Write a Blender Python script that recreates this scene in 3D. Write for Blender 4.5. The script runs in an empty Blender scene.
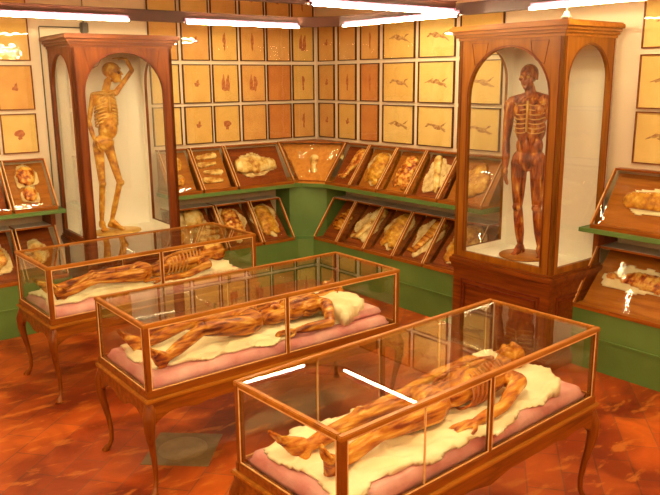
import bpy, bmesh, math, random
from math import sin, cos, pi, sqrt, radians
from mathutils import Vector, Matrix, noise
random.seed(7)
C = bpy.context.scene.collection
S = bpy.context.scene

# ------------------------------------------------------------------ camera, light, exposure
CX, CY, CH = -5.3928, -7.4179, 2.3
YAW, PITCH, ROLL, F = 0.6455, -0.2248, -0.0081, 738.45
WA = 0.0359
fw = Vector((sin(YAW)*cos(PITCH), cos(YAW)*cos(PITCH), sin(PITCH)))
rt = Vector((cos(YAW), -sin(YAW), 0)); up = rt.cross(fw)
r2 = cos(ROLL)*rt + sin(ROLL)*up; u2 = -sin(ROLL)*rt + cos(ROLL)*up
cam = bpy.data.cameras.new('camera'); camo = bpy.data.objects.new('camera', cam); C.objects.link(camo)
M = Matrix((r2, u2, -fw)).transposed().to_4x4(); M.translation = (CX, CY, CH)
camo.matrix_world = M
cam.sensor_fit = 'HORIZONTAL'; cam.sensor_width = 36; cam.lens = F*36/660
cam.clip_start = .05; S.camera = camo

W = bpy.data.worlds.new('world'); S.world = W; W.use_nodes = True
W.node_tree.nodes['Background'].inputs[0].default_value = (1.0, .80, .56, 1)
W.node_tree.nodes['Background'].inputs[1].default_value = .3
TUBE_STRENGTH = 78
S.view_settings.view_transform = 'Standard'; S.view_settings.look = 'None'
S.view_settings.gamma = 1; S.view_settings.use_curve_mapping = False
S.view_settings.exposure = 1.22
S.cycles.transparent_max_bounces = 40
S.cycles.max_bounces = 8
S.cycles.caustics_reflective = False; S.cycles.caustics_refractive = False

# ------------------------------------------------------------------ materials
MATS = {}
def new_mat(name):
    m = bpy.data.materials.new(name); m.use_nodes = True; MATS[name] = m
    nt = m.node_tree; return m, nt, nt.nodes['Principled BSDF']
def ramp_mat(name, cols, scale=(1,1,1), nscale=4, rough=.5, detail=4, bump=0, bscale=None, coat=0, dist=0, spec=.5, sheen=0):
    m, nt, b = new_mat(name); N = nt.nodes; L = nt.links
    tc = N.new('ShaderNodeTexCoord'); mp = N.new('ShaderNodeMapping'); mp.inputs['Scale'].default_value = scale
    L.new(tc.outputs['Object'], mp.inputs[0])
    n = N.new('ShaderNodeTexNoise'); n.inputs['Scale'].default_value = nscale; n.inputs['Detail'].default_value = detail
    n.inputs['Distortion'].default_value = dist
    L.new(mp.outputs[0], n.inputs['Vector'])
    r = N.new('ShaderNodeValToRGB'); el = r.color_ramp.elements
    while len(el) < len(cols): el.new(.5)
    for i, (p, c) in enumerate(cols):
        el[i].position = p; el[i].color = (*c, 1)
    L.new(n.outputs['Fac'], r.inputs[0]); L.new(r.outputs[0], b.inputs['Base Color'])
    b.inputs['Roughness'].default_value = rough; b.inputs['Coat Weight'].default_value = coat
    b.inputs['Coat Roughness'].default_value = .15
    b.inputs['Specular IOR Level'].default_value = spec
    if bump:
        n2 = N.new('ShaderNodeTexNoise'); n2.inputs['Scale'].default_value = bscale or nscale*3; n2.inputs['Detail'].default_value = 3
        L.new(mp.outputs[0], n2.inputs['Vector'])
        bp = N.new('ShaderNodeBump'); bp.inputs['Strength'].default_value = bump; bp.inputs['Distance'].default_value = .01
        L.new(n2.outputs['Fac'], bp.inputs['Height']); L.new(bp.outputs[0], b.inputs['Normal'])
    return m
def wood(name, dark, light, axis='x', rough=.38, coat=.05):
    sc = {'x': (1.2, 14, 14), 'y': (14, 1.2, 14), 'z': (9, 9, 1.0)}[axis]
    return ramp_mat(name, [(.3, dark), (.7, light)], sc, 2.2, rough, 5, .04, 9, coat, .6, .25)
RD, RL = (.11, .020, .0015), (.23, .053, .004)
wood('cabinet_wood_z', RD, RL, 'z'); wood('cabinet_wood_x', RD, RL, 'x')
wood('cabinet_inlay', (.10, .014, .004), (.18, .03, .008), 'z')
wood('honey_lit_wood_z', (.19, .055, .003), (.33, .110, .006), 'z')
wood('honey_wood_x', (.25, .074, .005), (.42, .145, .012), 'x')
wood('vitrine_wood_x', (.14, .027, .002), (.30, .080, .006), 'x')
wood('vitrine_wood_z', (.14, .027, .002), (.30, .080, .006), 'z')
wood('apron_wood', (.13, .026, .002), (.31, .082, .005), 'x')
wood('case_board_golden', (.55, .20, .025), (.72, .30, .045), 'x', .6, 0)
ramp_mat('case_top_pale', [(.3, (.66, .52, .42)), (.7, (.74, .60, .50))], nscale=4, rough=.4)  # pale tone of the lower cases' top panels
wood('case_wood', (.20, .045, .004), (.40, .12, .010), 'x')
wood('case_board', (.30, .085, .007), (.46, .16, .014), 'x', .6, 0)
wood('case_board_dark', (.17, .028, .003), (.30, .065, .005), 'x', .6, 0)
wood('picture_frame_wood', (.05, .014, .004), (.12, .034, .008), 'x')
wood('picture_frame_brown', (.13, .030, .006), (.26, .070, .012), 'x')
ramp_mat('gilt_highlight', [(.3, (.66, .34, .11)), (.7, (.85, .52, .22))], nscale=30, rough=.3)  # metal of the support rods, also the painted edge highlights
ramp_mat('plaster', [(.3, (.70, .55, .40)), (.7, (.77, .62, .46))], nscale=1.5, rough=.9, bump=.05, bscale=30)
ramp_mat('cream_paint', [(.3, (.93, .88, .78)), (.7, (.97, .93, .84))], (1, 1, .3), 6, .7)
ramp_mat('green_paint', [(.3, (.085, .165, .035)), (.7, (.125, .22, .05))], nscale=2, rough=.5, detail=5)
ramp_mat('pink_silk', [(.35, (.64, .23, .25)), (.65, (.82, .44, .46))], nscale=7, rough=.45, bump=.4, bscale=40)
ramp_mat('grey_silk', [(.35, (.40, .24, .20)), (.65, (.52, .34, .28))], nscale=9, rough=.5, bump=.4, bscale=40)
ramp_mat('white_sheet', [(.3, (.88, .77, .50)), (.7, (.95, .88, .66))], nscale=5, rough=.75, bump=.5, bscale=14)
ramp_mat('white_fabric', [(.3, (.84, .70, .42)), (.7, (.92, .83, .60))], nscale=9, rough=.8, bump=.4, bscale=30)
ramp_mat('wax_yellow', [(.30, (.26, .07, .005)), (.45, (.55, .21, .012)), (.58, (.72, .36, .03)), (.7, (.85, .55, .12))], nscale=16, rough=.33, detail=6, bump=.8, bscale=50, dist=.3)
ramp_mat('wax_red', [(.36, (.09, .010, .002)), (.48, (.28, .045, .005)), (.58, (.45, .12, .012)), (.68, (.75, .38, .06))], (1.6, 1.6, .35), 17, .22, 5, .9, 40, 0, .4)
ramp_mat('wax_flesh', [(.36, (.20, .028, .003)), (.46, (.50, .14, .010)), (.58, (.70, .30, .025)), (.68, (.86, .52, .12))], (.22, 1.5, 1.5), 20, .24, 5, 1.0, 45, 0, .3)
ramp_mat('wax_flesh_dark', [(.37, (.13, .018, .002)), (.47, (.40, .10, .007)), (.57, (.62, .24, .020)), (.67, (.84, .50, .11))], (.22, 1.5, 1.5), 21, .24, 5, 1.0, 45, 0, .3)
ramp_mat('wax_bone', [(.3, (.55, .25, .035)), (.7, (.80, .50, .12))], nscale=14, rough=.4)
ramp_mat('wax_rib_red', [(.3, (.28, .05, .008)), (.7, (.50, .15, .02))], nscale=14, rough=.35)
ramp_mat('wax_rib_orange', [(.3, (.45, .15, .015)), (.7, (.66, .30, .05))], nscale=14, rough=.35)
ramp_mat('wax_pale', [(.38, (.42, .16, .02)), (.5, (.78, .50, .14)), (.66, (.92, .78, .42))], nscale=11, rough=.35, detail=5, bump=.5, bscale=40)
ramp_mat('wax_organ', [(.38, (.24, .03, .004)), (.48, (.62, .18, .015)), (.62, (.88, .54, .12))], nscale=20, rough=.3, detail=5, bump=.6, bscale=40)
ramp_mat('socket_dark', [(.3, (.05, .008, .003)), (.7, (.12, .02, .005))], nscale=10, rough=.5)
ramp_mat('hair', [(.3, (.09, .03, .01)), (.7, (.22, .08, .02))], (3, 3, 20), 8, .6, bump=.5)
ramp_mat('rail_metal', [(.3, (.07, .018, .010)), (.7, (.10, .028, .015))], nscale=6, rough=.45)
ramp_mat('batten_paint', [(.3, (.16, .06, .13)), (.7, (.18, .07, .15))], nscale=3, rough=.5)
ramp_mat('grey_metal', [(.3, (.09, .07, .045)), (.7, (.13, .10, .07))], nscale=9, rough=.45)
ramp_mat('brass', [(.3, (.60, .33, .12)), (.7, (.75, .45, .2))], nscale=20, rough=.35)
ramp_mat('stone_grey', [(.3, (.15, .09, .036)), (.7, (.22, .14, .06))], nscale=12, rough=.4, bump=.1)
ramp_mat('stone_light', [(.3, (.20, .13, .055)), (.7, (.28, .185, .085))], nscale=12, rough=.4)
ramp_mat('ink_red', [(.35, (.40, .09, .035)), (.65, (.58, .20, .07))], nscale=45, rough=.8)
ramp_mat('ink_brown', [(.35, (.34, .12, .04)), (.65, (.60, .34, .12))], nscale=45, rough=.8)
ramp_mat('case_cloth', [(.32, (.50, .30, .11)), (.6, (.80, .62, .32))], nscale=16, rough=.8, bump=.6, bscale=40)
def paper(name, a, b):
    ramp_mat(name, [(.3, a), (.7, b)], nscale=5, rough=.8, detail=5)
paper('paper_yellow', (.78, .50, .15), (.87, .61, .23))
paper('paper_orange', (.66, .31, .08), (.78, .42, .13))
paper('paper_golden', (.72, .41, .10), (.82, .51, .16))
paper('paper_red', (.54, .17, .04), (.66, .26, .06))
def glass(name, tint=(1, 1, 1), boost=1.0, wob=0):
    m = bpy.data.materials.new(name); m.use_nodes = True; MATS[name] = m
    nt = m.node_tree; N = nt.nodes; L = nt.links; N.clear()
    o = N.new('ShaderNodeOutputMaterial'); t = N.new('ShaderNodeBsdfTransparent'); g = N.new('ShaderNodeBsdfGlossy')
    t.inputs[0].default_value = (*tint, 1); g.inputs['Roughness'].default_value = .0
    # Schlick reflectance, the same from both sides of the pane
    geo = N.new('ShaderNodeNewGeometry'); dt = N.new('ShaderNodeVectorMath'); dt.operation = 'DOT_PRODUCT'
    L.new(geo.outputs['Normal'], dt.inputs[0]); L.new(geo.outputs['Incoming'], dt.inputs[1])
    def mt(op, *v):
        n = N.new('ShaderNodeMath'); n.operation = op; n.use_clamp = op == 'MINIMUM'
        for i, x in enumerate(v):
            if isinstance(x, (int, float)): n.inputs[i].default_value = x
            else: L.new(x, n.inputs[i])
        return n.outputs[0]
    c = mt('ABSOLUTE', dt.outputs['Value']); p5 = mt('POWER', mt('SUBTRACT', 1.0, c), 5.0)
    fac = mt('MINIMUM', mt('MULTIPLY', mt('ADD', mt('MULTIPLY', p5, .96), .04), boost), 1.0)
    mx = N.new('ShaderNodeMixShader'); L.new(fac, mx.inputs[0])
    L.new(t.outputs[0], mx.inputs[1]); L.new(g.outputs[0], mx.inputs[2]); L.new(mx.outputs[0], o.inputs[0])
    if wob:
        tc = N.new('ShaderNodeTexCoord'); n = N.new('ShaderNodeTexNoise'); n.inputs['Scale'].default_value = 7
        bp = N.new('ShaderNodeBump'); bp.inputs['Strength'].default_value = wob; bp.inputs['Distance'].default_value = .02
        L.new(tc.outputs['Object'], n.inputs[0]); L.new(n.outputs[0], bp.inputs['Height']); L.new(bp.outputs[0], g.inputs['Normal'])
glass('vitrine_glass', (.97, .97, .93), 1.15); glass('pane_glass', (.98, .98, .96), 1.2); glass('picture_glass', (.98, .98, .96), 1.0, .08)
glass('case_glass', (.97, .97, .94), .42, .14)
glass('corner_case_glass', (.97, .97, .94), .12, .10)
def emit(name, col, st):
    m, nt, b = new_mat(name)
    b.inputs['Base Color'].default_value = (.9, .9, .9, 1)
    b.inputs['Emission Color'].default_value = (*col, 1); b.inputs['Emission Strength'].default_value = st
emit('tube_light', (1.0, .83, .47), TUBE_STRENGTH)
def floor_mat():
    m, nt, b = new_mat('terracotta'); N = nt.nodes; L = nt.links
    tc = N.new('ShaderNodeTexCoord'); mp = N.new('ShaderNodeMapping'); mp.inputs['Rotation'].default_value = (0, 0, radians(-41)); mp.inputs['Location'].default_value = (.12, .05, 0)
    # rotate the coordinates so joints run across the room diagonally
    L.new(tc.outputs['Object'], mp.inputs[0])
    br = N.new('ShaderNodeTexBrick'); br.offset = .5
    br.inputs['Scale'].default_value = 1; br.inputs['Brick Width'].default_value = .42; br.inputs['Row Height'].default_value = .21
    br.inputs['Mortar Size'].default_value = .005; br.inputs['Mortar Smooth'].default_value = .3
    br.inputs['Color1'].default_value = (.30, .045, .007, 1); br.inputs['Color2'].default_value = (.46, .095, .011, 1)
    br.inputs['Mortar'].default_value = (.26, .07, .025, 1)
    L.new(mp.outputs[0], br.inputs[0])
    n = N.new('ShaderNodeTexNoise'); n.inputs['Scale'].default_value = 1.6; n.inputs['Detail'].default_value = 6; n.inputs['Distortion'].default_value = .8
    L.new(tc.outputs['Object'], n.inputs[0])
    r = N.new('ShaderNodeValToRGB'); e = r.color_ramp.elements
    e[0].position = .38; e[0].color = (.50, .32, .30, 1); e[1].position = .62; e[1].color = (1.25, 1.2, 1.1, 1)
    L.new(n.outputs['Fac'], r.inputs[0])
    mu = N.new('ShaderNodeMix'); mu.data_type = 'RGBA'; mu.blend_type = 'MULTIPLY'; mu.inputs[0].default_value = 1
    L.new(br.outputs[0], mu.inputs[6]); L.new(r.outputs[0], mu.inputs[7])
    n2 = N.new('ShaderNodeTexNoise'); n2.inputs['Scale'].default_value = 8; n2.inputs['Detail'].default_value = 7; n2.inputs['Roughness'].default_value = .6; n2.inputs['Distortion'].default_value = .3
    mp2 = N.new('ShaderNodeMapping'); mp2.inputs['Rotation'].default_value = (0, 0, .6); mp2.inputs['Scale'].default_value = (.5, 1.3, 1)
    L.new(tc.outputs['Object'], mp2.inputs[0]); L.new(mp2.outputs[0], n2.inputs[0])
    r2_ = N.new('ShaderNodeValToRGB'); e = r2_.color_ramp.elements
    e[0].position = .55; e[0].color = (0, 0, 0, 1); e[1].position = .64; e[1].color = (.5, .5, .5, 1)
    L.new(n2.outputs['Fac'], r2_.inputs[0])
    mx = N.new('ShaderNodeMix'); mx.data_type = 'RGBA'; L.new(r2_.outputs[0], mx.inputs[0])
    L.new(mu.outputs[2], mx.inputs[6]); mx.inputs[7].default_value = (.62, .20, .03, 1)
    L.new(mx.outputs[2], b.inputs['Base Color']); b.inputs['Roughness'].default_value = .40; b.inputs['Specular IOR Level'].default_value = .35
    bp = N.new('ShaderNodeBump'); bp.inputs['Strength'].default_value = .25; bp.inputs['Distance'].default_value = .006
    L.new(n2.outputs['Fac'], bp.inputs['Height']); L.new(bp.outputs[0], b.inputs['Normal'])
floor_mat()
MT = MATS

# ------------------------------------------------------------------ mesh helpers
class MB:
    def __init__(s): s.b = bmesh.new()
    def box(s, x0, x1, y0, y1, z0, z1, bev=0, mat=None):
        t = bmesh.new()
        bmesh.ops.create_cube(t, size=1)
        for v in t.verts:
            v.co = Vector(((x0+x1)/2+v.co.x*(x1-x0), (y0+y1)/2+v.co.y*(y1-y0), (z0+z1)/2+v.co.z*(z1-z0)))
        if bev: bmesh.ops.bevel(t, geom=list(t.edges), offset=bev, segments=2, affect='EDGES')
        if mat is not None: t.transform(mat)
        s._merge(t); return s
    def _merge(s, t):
        me = bpy.data.meshes.new('tmp'); t.to_mesh(me); t.free(); s.b.from_mesh(me); bpy.data.meshes.remove(me)
    def prism(s, poly, a0, a1, axis='y'):
        """poly in the plane across axis: y -> (x,z), x -> (y,z), z -> (x,y)"""
        def P(p, a): return {'y': (p[0], a, p[1]), 'x': (a, p[0], p[1]), 'z': (p[0], p[1], a)}[axis]
        v0 = [s.b.verts.new(P(p, a0)) for p in poly]; v1 = [s.b.verts.new(P(p, a1)) for p in poly]
        n = len(poly); s.b.faces.new(v0); s.b.faces.new(v1[::-1])
        for i in range(n): s.b.faces.new((v0[i], v1[i], v1[(i+1) % n], v0[(i+1) % n]))
        return s
    def tube(s, pts, r, n=8, cap=True):
        pts = [Vector(p) for p in pts]; rs = r if isinstance(r, (list, tuple)) else [r]*len(pts)
        rings = []; prev = None
        for i, p in enumerate(pts):
            t = (pts[min(i+1, len(pts)-1)] - pts[max(i-1, 0)]).normalized()
            a = prev if prev is not None else (Vector((0, 0, 1)) if abs(t.z) < .9 else Vector((1, 0, 0)))
            u = (a - t*a.dot(t)).normalized(); prev = u; w = t.cross(u)
            rings.append([s.b.verts.new(p + rs[i]*(cos(2*pi*k/n)*u + sin(2*pi*k/n)*w)) for k in range(n)])
        for A, B in zip(rings, rings[1:]):
            for k in range(n): s.b.faces.new((A[k], A[(k+1) % n], B[(k+1) % n], B[k]))
        if cap: s.b.faces.new(rings[0][::-1]); s.b.faces.new(rings[-1])
        return s
    def lathe(s, prof, n=40, sx=1, sy=1, cx=0, cy=0):
        rings = [[s.b.verts.new((cx+r*sx*cos(2*pi*k/n), cy+r*sy*sin(2*pi*k/n), z)) for k in range(n)] for r, z in prof]
        for A, B in zip(rings, rings[1:]):
            for k in range(n): s.b.faces.new((A[k], A[(k+1) % n], B[(k+1) % n], B[k]))
        s.b.faces.new(rings[0][::-1]); s.b.faces.new(rings[-1]); return s
    def ball(s, c, r, sub=2):
        r = r if isinstance(r, (tuple, list)) else (r, r, r)
        t = bmesh.new(); bmesh.ops.create_icosphere(t, subdivisions=sub, radius=1)
        for v in t.verts: v.co = Vector((c[0]+v.co.x*r[0], c[1]+v.co.y*r[1], c[2]+v.co.z*r[2]))
        s._merge(t); return s
    def mesh(s, name, mat, smooth=False):
        bmesh.ops.recalc_face_normals(s.b, faces=s.b.faces)
        me = bpy.data.meshes.new(name); s.b.to_mesh(me); s.b.free()
        me.materials.append(MT[mat])
        if smooth:
            for p in me.polygons: p.use_smooth = True
        return me
    def build(s, name, mat, parent=None, smooth=False, **kw):
        return link(name, s.mesh(name, mat, smooth), parent, **kw)
def link(name, me, parent=None, loc=None, mtx=None, label=None):
    o = bpy.data.objects.new(name, me); C.objects.link(o)
    if parent is not None: o.parent = parent
    if loc is not None: o.location = loc
    if mtx is not None: o.matrix_local = mtx
    if label: o['label'] = label
    return o
def tag(o, label, cat, group=None):
    o['label'] = label; o['category'] = cat
    if group: o['group'] = group
    return o
def thing(name, label, cat, mtx, group=None):
    o = bpy.data.objects.new(name, None); C.objects.link(o); o.empty_display_size = .1
    o.matrix_world = mtx
    return tag(o, label, cat, group)
def struct(o): o['kind'] = 'structure'; return o
def dup(root, mtx, label):
    r = root.copy(); C.objects.link(r); r.matrix_world = mtx; r['label'] = label
    for ch in list(root.children):
        c = ch.copy(); C.objects.link(c); c.parent = r
        for g in list(ch.children):
            d = g.copy(); C.objects.link(d); d.parent = c
    return r
def frame_mtx(x, y, z, rot): return Matrix.Translation((x, y, z)) @ Matrix.Rotation(rot, 4, 'Z')
def wm(wall, s, d=0, z=0):
    """matrix on a wall: s metres from the room corner, d metres out; local x runs right, -y into the room"""
    if wall == 1: return frame_mtx(-s, -d, z, 0)
    return frame_mtx(s*sin(WA)-d*cos(WA), -s*cos(WA)-d*sin(WA), z, -pi/2+WA)
def wp(wall, s, d, z=0): return wm(wall, s, d, z).translation
def arch_pts(x0, x1, zs, n=20):
    r = (x1-x0)/2; cx = (x0+x1)/2
    return [(cx + r*cos(pi - pi*i/n), zs + r*sin(pi*i/n)) for i in range(n+1)]

# ------------------------------------------------------------------ room shell
MB().box(-8.5, 1.5, -9.5, .3, -.1, 0).build('floor', 'terracotta'); struct(bpy.data.objects['floor'])
b = MB(); b.box(-8.5, .0, 0, .15, 0, 4.3); struct(b.build('wall_back', 'plaster'))
b = MB(); b.box(0, 9.3, 0, .15, 0, 4.3); o = b.build('wall_right', 'plaster', mtx=wm(2, 0)); struct(o)
MB().box(-8.5, 1.5, -9.5, .15, 4.2, 4.3).build('ceiling', 'plaster'); struct(bpy.data.objects['ceiling'])
struct(MB().box(-8.6, -8.5, -9.5, .15, 0, 4.3).build('wall_left', 'plaster')); struct(MB().box(-8.5, 1.5, -9.6, -9.5, 0, 4.3).build('wall_front', 'plaster'))
# worn stone slab let into the floor
b = MB(); b.box(-.21, .21, -.21, .21, -.003, .004); o = b.build('floor_slab', 'stone_grey', mtx=frame_mtx(-3.555, -3.40, 0, radians(-41)))
tag(o, 'square grey stone slab let into the red tiles between two glass cases', 'floor slab')
MB().lathe([(.155, .004), (.155, .006), (.14, .007)]).build('disc', 'stone_light', o)

# ------------------------------------------------------------------ green plinths and shelves
SZ, SD, BZ, BD = 1.12, .405, .50, .53
def run_poly(wall_pts): return [tuple(wp(*p).xy) for p in wall_pts]
poly = run_poly([(1, 2.14, .002), (1, 2.14, BD-.01), (1, .66, BD-.01), (2, .58, BD-.01), (2, 2.93, BD-.01), (2, 2.93, .002)]) + [tuple(wp(1, .002, .002).xy)]
g = MB().prism(poly, .0, BZ-.012, 'z').build('corner_plinth', 'green_paint')
tag(g, 'long green wooden plinth under lower display cases, turning the room corner', 'plinth')
b = MB()
for wl, s0, s1 in ((1, .70, 2.14), (2, .62, 2.93)):
    t = bmesh.new()
    bmesh.ops.create_cube(t, size=1)
    m = wm(wl, (s0+s1)/2, BD-.004, .27)
    for v in t.verts: v.co = m @ Vector((v.co.x*(s1-s0), v.co.y*.012, v.co.z*.012))
    b._merge(t)
b.build('ledge', 'green_paint', g); plinth = g
poly2 = run_poly([(1, 2.14, .002), (1, 2.14, SD), (1, .52, SD), (2, .64, SD), (2, 2.96, SD), (2, 2.96, .002)]) + [tuple(wp(1, .002, .002).xy)]
g = MB().prism(poly2, SZ-.04, SZ, 'z').build('corner_shelf', 'green_paint')
tag(g, 'long green shelf under upper display cases, bending round the room corner', 'shelf')
poly3 = run_poly([(1, .62, .005), (1, .62, .30), (2, .56, .30), (2, .56, .005)]) + [tuple(wp(1, .004, .004).xy)]
MB().prism(poly3, BZ-.012, SZ-.04, 'z').build('corner_boarding', 'green_paint', plinth)
for wl, s0, s1, pl, sl in ((1, 3.27, 5.3, 'green plinth under lower cases left of the left tall cabinet', 'green shelf under upper cases left of the left tall cabinet'),
                   (2, 3.98, 6.2, 'green plinth under the case at the right edge', 'green shelf under upper case at the right edge')):
    w = s1-s0; m = wm(wl, (s0+s1)/2)
    o = MB().box(-w/2, w/2, -BD+.01, -.003, 0, BZ-.012).build('wall_plinth', 'green_paint', mtx=m); tag(o, pl, 'plinth')
    MB().box(-w/2, w/2, -BD-.002, -BD+.012, .26, .275).build('ledge', 'green_paint', o)
    o = MB().box(-w/2-.03, w/2+.03, -SD-.02, -.003, SZ-.035, SZ, .003).build('wall_shelf', 'green_paint', mtx=m); tag(o, sl, 'shelf')
    for x in ((-w/2+.06, w/2-.06)): MB().box(x-.02, x+.02, -.30, -.004, SZ-.16, SZ-.035).build('bracket', 'cabinet_wood_z', o)

# ------------------------------------------------------------------ sloping display cases
CHT, DT, DB = .455, .075, .39
TILT = math.atan2(CHT-.035, DB-DT)     # slope of glass from horizontal
def bar(b, p, q, w):
    p, q = Vector(p), Vector(q); d = (q-p); L = d.length; z = d.normalized()
    x = Vector((1, 0, 0)) if abs(z.x) < .9 else Vector((0, 0, 1)); y = z.cross(x).normalized(); x = y.cross(z)
    m = Matrix((x, y, z)).transposed().to_4x4(); m.translation = (p+q)/2
    b.box(-w/2, w/2, -w/2, w/2, -L/2, L/2, 0, m)
def make_case(w, m, label, ht=CHT, dt=DT, db=DB, dark=False, group=None):
    t = thing('display_case', label, 'display case', m, group)
    h = w/2-.011
    b = MB(); b.box(-h, h, -db, -.006, 0, .022)
    b.prism([(-db+.12, .022), (-.022, ht-.045), (-.012, ht-.045), (-.012, .022)], -h+.012, h-.012, 'x')
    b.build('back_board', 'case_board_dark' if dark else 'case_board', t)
    b = MB(); r = .014
    b.box(-h, h, -dt-.008, -.006, ht-.016, ht)
    b.box(-h, h, -db-.004, -db+.014, .0, .032)
    for sx in (-1, 1):
        x = sx*(h-r/2)
        bar(b, (x, -db+.006, .03), (x, -dt-.002, ht-.01), r)
    cf = b.build('frame', 'case_wood', t)
    if db > .5: MB().box(-h+.004, h-.004, -dt, -.008, ht, ht+.003).build('top_panel', 'case_top_pale', t)
    for sx in (-1, 1):  # pale strips paint the highlights along the side stiles
        b = MB(); bar(b, (sx*(h-.002), -db-.003, .038), (sx*(h-.002), -dt-.011, ht-.001), .007); b.build('edge_highlight', 'gilt_highlight', cf)
    b = MB(); n = Vector((0, -(ht-.035), (db-dt))).normalized()
    p0 = Vector((0, -db+.006, .032)); p1 = Vector((0, -dt-.003, ht-.014)); q = n*.0015
    v = [p0-q, p1-q, p1+q, p0+q]; b.prism([(a.y, a.z) for a in v], -h+r, h-r, 'x'); b.build('glass', 'case_glass', t)
    for sx in (-1, 1):
        b = MB(); x = sx*(h-.003)
        b.prism([(-db+.012, .024), (-dt-.006, ht-.016), (-.012, ht-.016), (-.012, .024)], x-.001, x+.001, 'x')
        b.build('side_glass', 'case_glass', t)
    return t
def board_mtx(m, ht=CHT, dt=DT, db=DB, off=.002, dv=0, du=0):
    """frame on the sloping board: x right, y up the slope, z out of it"""
    a = Vector((0, -db+.12, .022)); c = Vector((0, -.022, ht-.045)); y = (c-a).normalized(); x = Vector((1, 0, 0)); z = x.cross(y)
    r = Matrix((x, y, z)).transposed().to_4x4(); r.translation = (a+c)/2 + z*off + y*dv + x*du
    return m @ r
def relief(w, h, fn, n=44):
    """closed low mound: fn(u,v) -> height above board"""
    bm = bmesh.new(); ny = max(12, int(n*h/w)) if w > h else n; nx = n if w > h else max(12, int(n*w/h))
    H = [[fn(-w/2+w*i/nx, -h/2+h*j/ny) for i in range(nx+1)] for j in range(ny+1)]
    T, Bv = {}, {}
    def tv(i, j):
        if (i, j) not in T:
            T[i, j] = bm.verts.new((-w/2+w*i/nx, -h/2+h*j/ny, max(H[j][i], .0012)))
        return T[i, j]
    def bv(i, j):
        if (i, j) not in Bv: Bv[i, j] = bm.verts.new((-w/2+w*i/nx, -h/2+h*j/ny, 0))
        return Bv[i, j]
    on = lambda i, j: 0 <= i < nx and 0 <= j < ny and (H[j][i]+H[j+1][i]+H[j][i+1]+H[j+1][i+1]) > 0 and sum(x > 0 for x in (H[j][i], H[j+1][i], H[j][i+1], H[j+1][i+1])) >= 2
    for j in range(ny):
        for i in range(nx):
            if not on(i, j): continue
            bm.faces.new((tv(i, j), tv(i+1, j), tv(i+1, j+1), tv(i, j+1)))
            bm.faces.new((bv(i, j), bv(i, j+1), bv(i+1, j+1), bv(i+1, j)))
            for (di, dj, a, c) in ((-1, 0, (i, j), (i, j+1)), (1, 0, (i+1, j+1), (i+1, j)), (0, -1, (i+1, j), (i, j)), (0, 1, (i, j+1), (i+1, j+1))):
                if not on(i+di, j+dj): bm.faces.new((tv(*a), tv(*c), bv(*c), bv(*a)))
    bmesh.ops.smooth_vert(bm, verts=[v for v in T.values()], factor=.5)
    r = MB(); r.b.free(); r.b = bm; return r
def cap_h(u, v, x0, y0, r0, x1, y1, r1):
    dx, dy = x1-x0, y1-y0; L = dx*dx+dy*dy or 1e-9; t = max(0, min(1, ((u-x0)*dx+(v-y0)*dy)/L))
    r = r0+(r1-r0)*t; d2 = (u-x0-dx*t)**2+(v-y0-dy*t)**2
    return sqrt(r*r-d2) if d2 < r*r else -1
def nz(u, v, s, seed): return noise.noise(Vector((u*s+seed*7.3, v*s-seed*3.1, seed)))
def blob_fn(caps, seed, flat=.6, rough=.006, ribs=None):
    def f(u, v):
        uu = u+.006*nz(u, v, 30, seed); vv = v+.006*nz(v, u, 30, seed+5)
        h = max(cap_h(uu, vv, *c) for c in caps)
        if h <= 0: return -1
        h = h*flat + rough*nz(u, v, 55, seed+2)
        if ribs: h += ribs[1]*sin(ribs[0]*(u if ribs[2] == 'u' else v) + abs(v if ribs[2] == 'u' else u)*30)
        return max(h, .002)
    return f
def cloth_fn(w, h, seed, t=.006):
    def f(u, v):
        a = math.atan2(v/h, u/w); r = sqrt((2*u/w)**2+(2*v/h)**2)
        e = .86+.10*sin(3*a+seed)+.05*sin(7*a+seed*2)+.06*nz(cos(a), sin(a), 2, seed)
        if r > e: return -1
        return t + .004*sin(40*u+20*v+seed) + .005*nz(u, v, 25, seed)+ .004*(r/e)**6
    return f
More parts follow.
